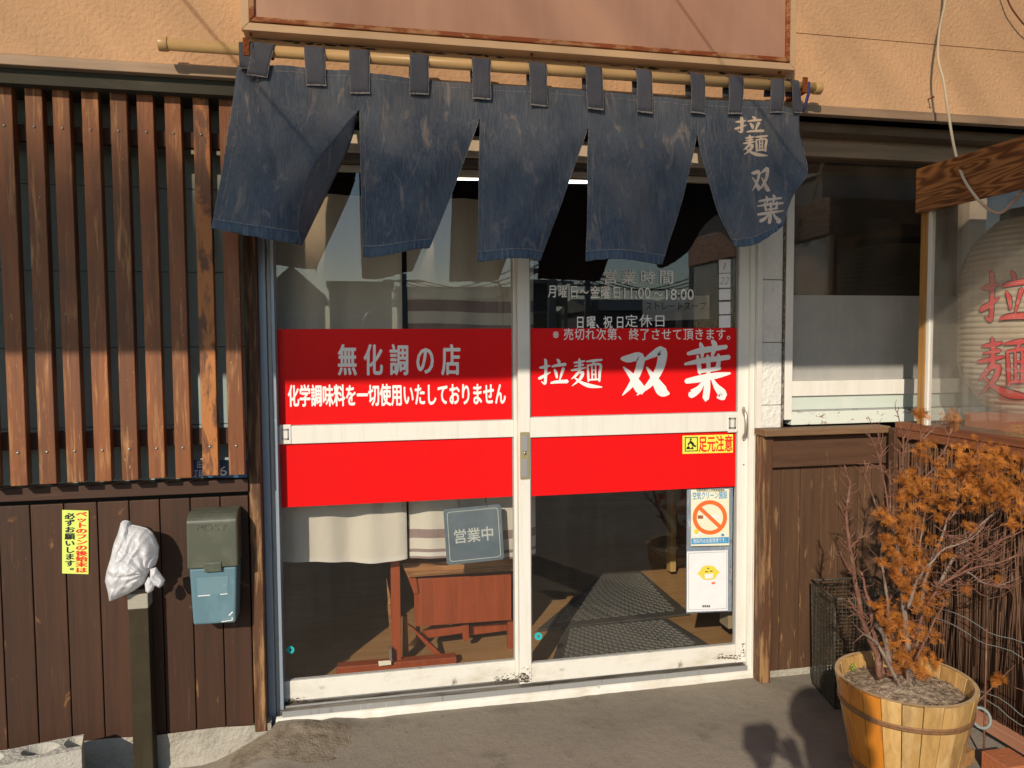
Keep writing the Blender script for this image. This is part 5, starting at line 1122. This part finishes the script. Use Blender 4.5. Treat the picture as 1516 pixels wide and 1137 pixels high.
def spray(m, p, d, up, L_, depth=0):
    side = d.cross(up).normalized(); w_ = L_*.042
    m.add([p-side*w_, p+side*w_, p+d*L_+side*w_*.5, p+d*L_-side*w_*.5], [(0, 1, 2, 3)])
    if depth < 2:
        for t in ((.25, .45, .65, .85) if depth == 0 else (.45, .75)):
            for s_ in (-1, 1):
                dd = (d*.75+side*s_*.65+up*random.uniform(-.15, .15)).normalized(); spray(m, p+d*L_*t, dd, up, L_*(.62-.35*t), depth+1)
random.seed(11)
CL += [(random.gauss(1348, 17), random.uniform(690, 1000), random.uniform(7, 11)) for _ in range(9)]+[(random.uniform(1385, 1500), random.uniform(670, 800), random.uniform(6, 11)) for _ in range(10)]+[(random.uniform(1300, 1345), random.uniform(740, 960), random.uniform(4, 7)) for _ in range(10)]
for k, (cx0_, cy0_, r_) in enumerate(CL):
    m = MB(); c = P3(cx0_, cy0_, random.uniform(-.07, .05)); R_ = r_*pxm
    for i in range(int(9+r_*2.1)):
        d = Vector((random.gauss(0, 1), random.gauss(-.3, .8), random.gauss(.35, .8))).normalized(); up = Vector((random.gauss(0, .5), -1, random.gauss(0, .5))).normalized(); up = (up-d*up.dot(d)).normalized()
        o_ = Vector((random.gauss(0, .5), random.gauss(0, .8), random.gauss(0, .5)))*R_
        spray(m, c+o_-d*.006, d, up, random.uniform(.013, .028))
    m.build('foliage', 'foliage_dead', SH)
m = MB(); c = atx(1484, 1012, 1.99); e = atx(1540, 1035, 1.99)
for i in range(20):
    d = Vector((random.gauss(-.3, .4), random.gauss(.5, .4), random.gauss(.5, .4))).normalized(); up = Vector((-1, 0, .2)).normalized(); up = (up-d*up.dot(d)).normalized(); spray(m, c+Vector((0, random.gauss(0, .012), random.gauss(0, .006))), d, up, .026)
ts = thing('dead_sprig', c, 'single fallen orange conifer sprig lying against the reed screen', 'twig'); m.build('foliage', 'foliage_dead', ts); MB().tube([c, c.lerp(e, .5)+Vector((0, 0, .005)), e], [.002, .002, .002], 5).build('stem', 'bark_red', ts)
# wood block and brick by the fence foot
p = atz(1418, 1118, -.02); tag(MB().obox(p, (.035, .012, 0), (-.012, .03, 0), (0, 0, .022)).build('wood_block', 'wood_block', bevel=.002), 'small weathered wood block on the ground beside the tub', 'block')
p = atz(1492, 1135, -.02); tag(MB().obox(p, (.05, .0, 0), (.0, .05, 0), (0, 0, .03)).build('brick', 'brick_red', bevel=.003), 'red brick on the ground at the bottom right corner', 'brick')

# ================================================================== INTERIOR
IY = .11
struct(bx(-1.6, 4.2, IY-.005, 5.2, -.03, .0).build('interior_floor', 'floor_wood'))
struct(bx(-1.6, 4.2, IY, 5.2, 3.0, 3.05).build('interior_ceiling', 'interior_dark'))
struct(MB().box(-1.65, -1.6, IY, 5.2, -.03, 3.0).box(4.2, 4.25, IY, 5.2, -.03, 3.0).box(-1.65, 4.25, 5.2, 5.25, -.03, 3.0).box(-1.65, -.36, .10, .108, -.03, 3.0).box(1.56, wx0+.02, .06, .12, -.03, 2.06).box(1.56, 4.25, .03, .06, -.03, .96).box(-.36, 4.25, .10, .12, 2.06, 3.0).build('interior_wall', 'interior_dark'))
# half curtains
def curtain(name, label, px0, px1, pyb, Y, stripes=()):
    T = thing(name, at((px0+px1)/2, pyb, Y), label, 'curtain'); a = at(px0, 500, Y).x; b = at(px1, 500, Y).x; zb0 = at(px0, pyb, Y).z
    def fn(u, v, d=0.):
        x = lerp(a, b, u); z = lerp(1.86, zb0+.012*math.sin(u*5.0+1), v)
        return Vector((x+.006*math.sin(v*5+u*3)*(1 if 0 < u < 1 else .6), Y+.010*math.sin(u*11+v*2)+.006*math.sin(u*23+1.3)-d, z))
    def vz(z): return (1.86-z)/(1.86-zb0)
    MB().grid(fn, 70, 60).build('cloth', 'linen', T)
    for (p0, p1) in stripes:
        v0, v1 = vz(at(700, p0, Y).z), vz(at(700, p1, Y).z); MB().grid(lambda u, v: fn(u, lerp(v0, v1, v), .0009), 70, 3).build('stripe', 'linen_stripe', T)
    MB().grid(lambda u, v: fn(u, lerp(.988, 1.0, v), .0012), 70, 2).build('hem', 'linen_hem', T); return T
curtain('half_curtain', 'plain cream linen half curtain inside the left door', 404, 597, 838, .17)
curtain('half_curtain', 'cream linen half curtain with greyish brown stripes behind the open sign', 603, 790, 829, .175, ((445, 462), (480, 492), (783, 796), (812, 826), (528, 548)))
# open sign hanging inside
os_ = thing('open_sign', at(703, 836, .10), 'dark slate square sign hanging inside the left door that says open for business', 'sign')
def q2s(x, y): return (640+x/9.47, 740+y/9.47)
crn = [q2s(155, 135), q2s(962, 58), q2s(1012, 835), q2s(205, 920)]
def bilin(u, v, Y=.105): 
    x = lerp(lerp(crn[0][0], crn[1][0], u), lerp(crn[3][0], crn[2][0], u), v); y = lerp(lerp(crn[0][1], crn[1][1], u), lerp(crn[3][1], crn[2][1], u), v); return at(x, y, Y)
def rrect(m, e, Y, r_=.06, n=6, hole=None):
    pts = []
    for (cx_c, cy_c, a0_) in ((1-e-r_, e+r_, -90), (1-e-r_, 1-e-r_, 0), (e+r_, 1-e-r_, 90), (e+r_, e+r_, 180)):
        for i in range(n+1): a = rad(a0_+90*i/n); pts.append((cx_c+r_*math.cos(a), cy_c+r_*math.sin(a)))
    return pts
o_ = rrect(None, 0, 0); P_ = [bilin(u, v) for u, v in o_]; n = len(P_)
MB().add(P_+[p+Vector((0, .006, 0)) for p in P_], [tuple(range(n)), tuple(range(2*n-1, n-1, -1))]+[(i, n+i, n+(i+1) % n, (i+1) % n) for i in range(n)]).build('board', 'board_slate', os_, bevel=.001)
i1 = rrect(None, .055, 0, .05); i2 = rrect(None, .066, 0, .045); m = MB(); m.add([bilin(u, v, .1043) for u, v in i1]+[bilin(u, v, .1043) for u, v in i2], [(i, (i+1) % n, n+(i+1) % n, n+i) for i in range(n)])
m.build('border_line', 'board_letter', os_)
m = MB()
for k, ch in enumerate('営業中'):
    vs, fs = glyph(ch, .012)
    m.add([bilin(.14+.237*k+.24*v[0], .64-.27*(v[1]+.12)+.0, .1042) for v in vs], fs)
m.build('lettering', 'board_letter', os_)
for (x, y) in ((378, 100), (762, 75)):
    a, b = q2s(x, y); m = MB(); 
    for i in range(7):
        c_ = at(a-i*.4, b-i*3.2, .105); m.tube([c_+Vector((.004*math.cos(t), .0015*math.sin(t)*(i % 2), .006*math.sin(t))) for t in [k*.785 for k in range(9)]], .0011, 5, cap=False)
    m.build('chain', 'chain', os_)
# wooden desk and bench seen under the curtains
dk = thing('wooden_desk', (.45, .5, 0), 'old reddish brown wooden school style desk inside behind the left door', 'desk')
pquad([(594, 834), (604, 855), (775, 844), (775, 826)], .27, .30).build('top', 'desk_top', dk, bevel=.003)
pquad([(604, 852.5), (775, 842), (775, 838), (602, 848)], .262, .02).build('top_edge', 'desk_top', dk)
pquad([(613, 857), (757, 851), (757, 918), (614, 928)], .30, .025).build('front_panel', 'desk_red', dk, bevel=.002)
pquad([(603, 853), (616, 853), (620, 878), (613, 880)], .29, .28).build('side_panel', 'desk_red', dk, bevel=.002)
pbox(578, 825, 594.5, 1003, .24, .03).build('post', 'desk_red', dk, bevel=.002)
pquad([(597, 914), (603, 911), (606, 985), (596, 986)], .30, .03).build('leg', 'desk_red', dk, bevel=.002)
pquad([(752, 918), (761, 917), (760, 975), (752, 976)], .34, .03).build('leg', 'desk_red', dk, bevel=.002)
pquad([(604, 925), (612, 930), (660, 974), (650, 978)], .30, .025).build('brace', 'desk_red', dk, bevel=.002)
pquad([(626, 935), (690, 926), (690, 937), (628, 946)], .36, .03).build('stretcher', 'desk_red', dk, bevel=.002)
pquad([(695, 927), (756, 920), (756, 933), (695, 941)], .40, .03).build('stretcher', 'desk_red', dk, bevel=.002)
pquad([(684, 925), (694, 924), (695, 947), (686, 950)], .35, .03).build('peg', 'desk_red', dk, bevel=.002)
pquad([(616, 930), (622, 930), (623, 975), (617, 976)], .46, .03).build('leg', 'desk_red', dk, bevel=.002)
pquad([(660, 955), (668, 953), (672, 975), (663, 977)], .55, .04).build('leg', 'seat_dark', dk, bevel=.002)
pquad([(500, 988), (676, 973), (676, 985), (497, 1002)], .22, .05).build('foot', 'desk_red', dk, bevel=.003)
for k in range(4): pquad([(572+k*1.5, 885+k*10-(30 if k == 0 else 0)), (578, 885+k*9), (580, 950), (577, 935)], .27+.02*k, .01).build('slat', 'desk_top', dk)
pbox(576, 962, 580, 978, .20, .04).build('bracket', 'steel', dk)
sg = pquad([(560, 979), (579, 977.5), (579, 984), (561, 986)], .20, .002).build('tag_label', 'paper_cream', dk)
# lower-right shelf, posts
ip = pbox(993, 715, 1000.5, 846, 1.1, .05).build('interior_post', 'interior_post'); tag(ip, 'pale yellow wooden post standing inside beyond the door mats', 'post')
ib = pbox(1001, 826, 1050, 850, 1.3, .5).build('interior_step', 'interior_beige', bevel=.005); tag(ib, 'low brown step inside the shop behind the wooden post', 'step')
i2_ = pbox(1080, 735, 1096, 930, .12, .08).build('inner_jamb', 'interior_beige', bevel=.003); tag(i2_, 'beige inner door jamb seen through the right door glass', 'jamb')
def quadfloor(pts, z, th): 
    P = [atz(x, y, z) for x, y in pts]; n = len(P)
    return MB().add(P+[p-Vector((0, 0, th)) for p in P], [tuple(range(n)), tuple(range(2*n-1, n-1, -1))]+[(i, n+i, n+(i+1) % n, (i+1) % n) for i in range(n)]), P
def doormat(name, label, pts, z, na, nb):
    T = thing(name, atz(pts[0][0], pts[0][1], z), label, 'doormat'); m, P = quadfloor(pts, z, .01)
    # make sure winding faces up
    m.build('base', 'mat_rubber', T, bevel=.002); r = MB()
    A, B, C_, D_ = P; 
    def w2(u, v): return A.lerp(B, u).lerp(D_.lerp(C_, u), v)
    for i in range(na):
        for j in range(nb):
            u = .07+.86*(i+.5)/na; v = .07+.86*(j+.5)/nb; c = w2(u, v); du = (w2(u+.01, v)-c).normalized(); dv = (w2(u, v+.01)-c).normalized()
            L1_ = (w2(u+.43/na, v)-c).length; L2_ = (w2(u, v+.43/nb)-c).length; s_ = 1 if (i+j) % 2 else -1
            d = (du*L1_+dv*L2_*s_); e = (du*L1_*-.28*s_+dv*L2_*.28); r.obox(c+Vector((0, 0, .003)), d*.8, e, Vector((0, 0, .003)))
    stuff(r.build('tread', 'mat_rib', T)); return T
doormat('doormat', 'near rubber doormat with a basket weave tread inside the right door', [(815, 985), (1052, 955), (988, 915), (835, 928)], .014, 26, 16)
doormat('doormat', 'far dark doormat with a herringbone tread further inside the shop', [(795, 932), (1022, 908), (948, 845), (893, 848)], .014, 26, 22)
lm_ = at(855, 269, 2.6); tl = thing('ceiling_light', lm_, 'lit fluorescent tube under the ceiling inside beyond the right door', 'lamp')
a = at(832, 269, 2.6); b = at(880, 269.5, 2.6); MB().tube([a, b], .012, 10).build('tube', 'tube_light', tl); bx(a.x-.03, b.x+.03, 2.57, 2.64, a.z+.014, a.z+.05).build('housing', 'interior_beige', tl)
a = at(668, 265, 2.6); b = at(712, 265.5, 2.6); t2_ = thing('ceiling_light', a, 'dimmer fluorescent tube inside seen left of the middle curtain flap', 'lamp'); MB().tube([a, b], .008, 10).build('tube', 'tube_light', t2_); bx(a.x-.03, b.x+.03, 2.57, 2.64, a.z+.012, a.z+.05).build('housing', 'interior_beige', t2_)
mbd = pquad([(952, 441), (1050, 437), (1050, 472), (952, 476)], .45, .01); T = thing('menu_board', at(1000, 470, .45), 'dim grey menu sheet with handwritten characters behind the opening hours', 'menu'); mbd.build('sheet', 'ink_grey', T)
m = MB(); cells(m, 'ストレートスープ', 955, 446, 1046, 460, lambda x, y: at(x, y, .448), .01); m.build('lettering', 'ink_black', T)

# ================================================================== CANOPY OVERHEAD (out of frame; shades the upper facade)
cn = thing('canopy', (1, -1.5, 2.6), 'corrugated amber lean-to canopy fixed above the shop front', 'canopy')
def cz(y): return 2.60+(y+2.32)*.105
for k in range(9):
    xa = -6+k*1.7; MB().grid(lambda u, v: Vector((xa+u*1.72, lerp(-2.31, -.21, v), cz(lerp(-2.31, -.21, v))+.006*math.sin((xa+u*1.72)*2*math.pi/.076)+.0015*k)), 90, 2).build('corrugated_sheet', 'amber_sheet', cn)
bx(-6, 9.3, -2.325, -2.29, 2.545, cz(-2.3)+.012).build('gutter_beam', 'canopy_frame', cn)
for x in (-5.7, -4.4, -3.1, 3.2, 4.6, 6.0, 7.4):
     MB().bar((x, -2.28, cz(-2.28)-.035), (x, -.21, cz(-.21)-.035), .035, .04).build('rafter', 'canopy_frame', cn)

# ================================================================== ACROSS THE STREET (seen mirrored in the glass)
def house(x0, x1, y, d, h, roof_h, gable, wall, roof, label):
    T = thing('house', ((x0+x1)/2, y, -.1), label, 'house'); bx(x0, x1, y-d, y, -.1, h).build('wall', wall, T)
    m = MB(); e = .3
    if gable == 'x': m.add([(x0-e, y+e, h), (x1+e, y+e, h), (x1+e, y-d-e, h), (x0-e, y-d-e, h), (x0-e, y-d/2, h+roof_h), (x1+e, y-d/2, h+roof_h)], [(0, 1, 5, 4), (2, 3, 4, 5), (0, 4, 3), (1, 2, 5), (0, 3, 2, 1)])
    elif gable == 'y':
        xm = (x0+x1)/2; m.add([(x0-e, y+e, h), (x1+e, y+e, h), (x1+e, y-d-e, h), (x0-e, y-d-e, h), (xm, y+e, h+roof_h), (xm, y-d-e, h+roof_h)], [(0, 1, 4), (1, 2, 5, 4), (2, 3, 5), (3, 0, 4, 5), (0, 3, 2, 1)])
    else: m.box(x0-.1, x1+.1, y-d-.1, y+.1, h, h+.2)
    m.build('roof', roof, T); n = max(1, int((x1-x0)/2.6))
    for i in range(n):
        xc = lerp(x0, x1, (i+.5)/n)
        for zc in ([1.3] if h < 4 else [1.3, 3.6]):
            wfr = bx(xc-.65, xc+.65, y+.001, y+.05, zc, zc+1.1).build('window', 'house_wall', T); bx(xc-.58, xc+.58, y+.051, y+.06, zc+.07, zc+1.03).build('pane', 'house_glass', wfr)
    return T
def hb(px0, px1, pyt, L): a = behind(px0, pyt, L); b = behind(px1, pyt, L); return a.x, b.x, -L, a.z
x0, x1, y_, zt = hb(396, 468, 428, 24); house(x0, x1, y_, 7, zt-.2, 1.0, 'y', 'house_dark', 'roof_dark', 'dark gabled house across the street mirrored at the left edge of the left door')
x0, x1, y_, zt = hb(487, 580, 424, 26); house(x0, x1, y_, 8, zt, .2, 'flat', 'house_dark', 'roof_dark', 'flat roofed grey block across the street mirrored in the left door')
x0, x1, y_, zt = hb(602, 712, 434, 30); house(x0, x1, y_, 8, zt-.2, .8, 'x', 'house_dark', 'roof_green', 'low green roofed house across the street mirrored right of the curtain gap')
x0, x1, y_, zt = hb(718, 770, 430, 34); house(x0, x1, y_, 8, zt-.4, .9, 'x', 'house_wall', 'roof_dark', 'pale house beside the low green roofed house across the street')
x0, x1, y_, zt = hb(786, 820, 423, 22); house(x0, x1, y_, 6, zt, .2, 'flat', 'house_dark', 'roof_dark', 'narrow dark block across the street mirrored beside the door mullion')
x0, x1, y_, zt = hb(880, 1000, 452, 40); house(x0, x1, y_, 8, zt-.3, .9, 'x', 'house_dark', 'roof_dark', 'long low dark building far across the street behind the guard rail')
x0, x1, y_, zt = hb(1010, 1120, 447, 44); house(x0, x1, y_, 8, zt-.3, 1.2, 'y', 'house_dark', 'roof_green', 'gabled dark house at the far right across the street')
x0, x1, y_, zt = hb(1218, 1430, 252, 15); house(x0, x1, y_, 8, zt-.1, .3, 'flat', 'house_dark', 'roof_dark', 'tall broad dark building across the street mirrored in the right window')
POLES = [(817, 372, 20), (870, 400, 26), (1055, 398, 24), (597, 405, 24), (1034, 425, 40)]
tops = []
for k, (px, py, L_) in enumerate(POLES):
    t = behind(px, py, L_); T = thing('utility_pole', (t.x, t.y, -.1), ('tall concrete utility pole across the street nearest the door mullion', 'concrete utility pole across the street behind the opening hours lettering', 'concrete utility pole across the street mirrored beside the paper slips',
        'concrete utility pole across the street mirrored in the curtain gap', 'farthest utility pole down the street')[k], 'utility pole', 'utility poles along the street')
    MB().tube([(t.x, t.y, -.1), (t.x, t.y, t.z)], [.17, .11], 10).build('shaft', 'pole_concrete', T)
    for q in (.25, .6, .95): bx(t.x-.7, t.x+.7, t.y-.05, t.y+.05, t.z-q-.04, t.z-q+.04).build('crossarm', 'pole_concrete', T)
    MB().tube([(t.x+.3, t.y, t.z-1.7), (t.x+.3, t.y, t.z-1.2)], .16, 10).build('transformer', 'pole_concrete', T); tops.append(t)
order = sorted(tops, key=lambda v: v.x)
for i in range(len(order)-1):
    m = MB()
    for q in (-.5, 0, .5):
        a, b = order[i]+Vector((q, 0, -.2)), order[i+1]+Vector((q, 0, -.2)); m.tube([a.lerp(b, t)-Vector((0, 0, 1.2*math.sin(math.pi*t)*.5)) for t in [k/8 for k in range(9)]], .02, 4)
    tag(m.build('power_line', 'black'), 'power lines of the '+('leftmost', 'second', 'third', 'rightmost')[i]+' span between utility poles across the street', 'power line', 'power lines across the street')
for k, (px, py, L_) in enumerate(((790, 400, 17), (711, 415, 26), (1040, 374, 15))):
    t = behind(px, py, L_); T = thing('street_lamp', (t.x, t.y, -.1), ('curved street lamp across the street beside the dark narrow block', 'street lamp across the street before the low green roofed house', 'nearest street lamp mirrored high in the right door')[k], 'street lamp', 'street lamps')
    MB().tube([(t.x+.9, t.y, -.1), (t.x+.9, t.y, t.z-.5), (t.x+.75, t.y, t.z-.1), (t.x+.4, t.y, t.z), (t.x, t.y, t.z)], .05, 8).build('mast', 'pole_concrete', T); bx(t.x-.3, t.x+.1, t.y-.1, t.y+.1, t.z-.06, t.z+.05).build('lamp_head', 'pole_concrete', T)
gr = thing('guard_rail', (4, -17, -.1), 'pale steel guard rail along the far side of the road', 'guard rail')
for z in (.45, .75): bx(-30, 40, -17.05, -17, z, z+.18).build('rail', 'house_wall', gr)
for i in range(24): bx(-29+i*3, -28.9+i*3, -17.15, -17.06, -.1, .95).build('post', 'house_wall', gr)
m = MB().grid(lambda u, v: Vector((-30+u*75, -18.2-.8*math.sin(v*math.pi), -.1+(1.15+.35*noise.noise(Vector((u*60, 0, 3))))*math.sin(v*math.pi))), 260, 8)
o = m.build('hedge', 'hedge'); stuff(o)
cr_ = behind(1010, 480, 12); T = thing('parked_car', (cr_.x, -12, -.08), 'silver car parked on the road, mirrored faintly in the right door', 'car')
m = MB(); cx_c = cr_.x; prof = [(-2.1, .35), (-2.1, .8), (-1.3, .92), (-.7, 1.38), (.9, 1.4), (1.6, .95), (2.1, .85), (2.1, .35)]
m.add([(cx_c+x, -12.8, z-.08) for x, z in prof]+[(cx_c+x, -11.2, z-.08) for x, z in prof], [tuple(range(8)), tuple(range(15, 7, -1))]+[((i+1) % 8, i, 8+i, 8+(i+1) % 8) for i in range(8)]); m.build('body', 'car_silver', T, bevel=.08, seg=3)
for s_ in (-11.195, -12.81): MB().add([(cx_c+x, s_, z) for x, z in ((-1.15, .88), (-.65, 1.22), (.82, 1.24), (1.35, .9))], [(0, 1, 2, 3)]).build('side_window', 'house_glass', T)
for x in (-1.3, 1.3):
    for y in (-11.3, -12.7): MB().tube([(cx_c+x, y-.1, .22), (cx_c+x, y+.1, .22)], .31, 20).build('wheel', 'tyre', T)

# ================================================================== THE PHOTOGRAPHER (behind the lens; casts the shadow on the ground)
pr = thing('person', (.22, -3.0, -.1), 'person in a dark jacket standing behind the viewpoint holding up a camera', 'person')
def skin_obj(name, material, V, E, R, root=0, sub=2):
    me = bpy.data.meshes.new(name); off = OFF[pr.as_pointer()]; me.from_pydata([tuple(Vector(v)-off) for v in V], E, []); me.materials.append(MT[material])
    o = bpy.data.objects.new(name, me); COL.objects.link(o); o.parent = pr
    md = o.modifiers.new('Skin', 'SKIN'); md.use_smooth_shade = True
    for i, r in enumerate(R): me.skin_vertices[0].data[i].radius = (r, r) if not isinstance(r, tuple) else r
    me.skin_vertices[0].data[root].use_root = True
    s2 = o.modifiers.new('Subdivision', 'SUBSURF'); s2.levels = s2.render_levels = sub; return o
hx, hy = .135, -2.93
V = [(hx+.10, -3.06, .72), (hx+.09, -3.06, .90), (hx+.08, -3.05, 1.06), (hx+.06, -3.04, 1.18), (hx+.03, -3.0, 1.27), (hx+.015, -2.97, 1.36), (hx, -2.95, 1.45), (hx, -2.955, 1.51),
     (hx-.09, -3.03, 1.17), (hx-.17, -2.93, .98), (hx-.15, -2.85, 1.20), (hx+.22, -3.04, 1.16), (hx+.25, -2.93, .97), (hx-.03, -2.84, 1.21),
     (hx+.02, -3.05, .66), (hx, -3.02, .34), (hx-.01, -3.06, -.02), (hx-.01, -2.94, -.06), (hx+.19, -3.05, .66), (hx+.21, -3.02, .34), (hx+.22, -3.06, -.02), (hx+.23, -2.94, -.06)]
E = [(0, 1), (1, 2), (2, 3), (3, 4), (4, 5), (5, 6), (6, 7), (3, 8), (8, 9), (9, 10), (3, 11), (11, 12), (12, 13), (0, 14), (14, 15), (15, 16), (16, 17), (0, 18), (18, 19), (19, 20), (20, 21)]
Rr = [.13, .125, .14, .13, .06, .08, .10, .065, .065, .05, .034, .065, .05, .034, .085, .06, .045, .035, .085, .06, .045, .035]
skin_obj('body', 'jacket', V, E, Rr)
for sx, hxx in ((-1, V[10]), (1, V[13])):
    b = Vector(hxx); HV = [tuple(b), tuple(b+Vector((0, .025, .04)))]; HE = [(0, 1)]; HR = [.025, (.026, .014)]
    for q in range(5):
        o1 = Vector(((q-2)*.014, .03, .055)); o2 = o1+Vector((0, .012, .022-.003*abs(q-2))); o3 = o2+Vector((-sx*.012, -.004, .012)); k = len(HV)
        if q == 4: o1 = Vector((-sx*.03, .025, .03)); o2 = o1+Vector((-sx*.012, .01, .018)); o3 = o2+Vector((0, .008, .01))
        HV += [tuple(b+o1), tuple(b+o2), tuple(b+o3)]; HE += [(1, k), (k, k+1), (k+1, k+2)]; HR += [.009, .008, .006]
    skin_obj('hand', 'skin', HV, HE, HR, 0, 1)
m = MB().grid(lambda u, v: Vector((hx+.105*math.sin(v*1.9)*math.cos(u*6.2832), -2.965+.112*math.sin(v*1.9)*math.sin(u*6.2832), 1.445+.125*math.cos(v*1.9))), 24, 12); m.build('hair', 'hair', pr)
kc = thing('camera_body', (0, -2.80, 1.26), 'compact black camera held up by the person behind the viewpoint', 'camera'); bx(-.055, .048, -2.83, -2.765, 1.26, 1.345).build('body', 'plastic_black', kc, bevel=.006); MB().tube([(0, -2.765, 1.3), (0, -2.748, 1.3)], .028, 20).build('lens', 'plastic_black', kc)
print('objects', len(bpy.data.objects))
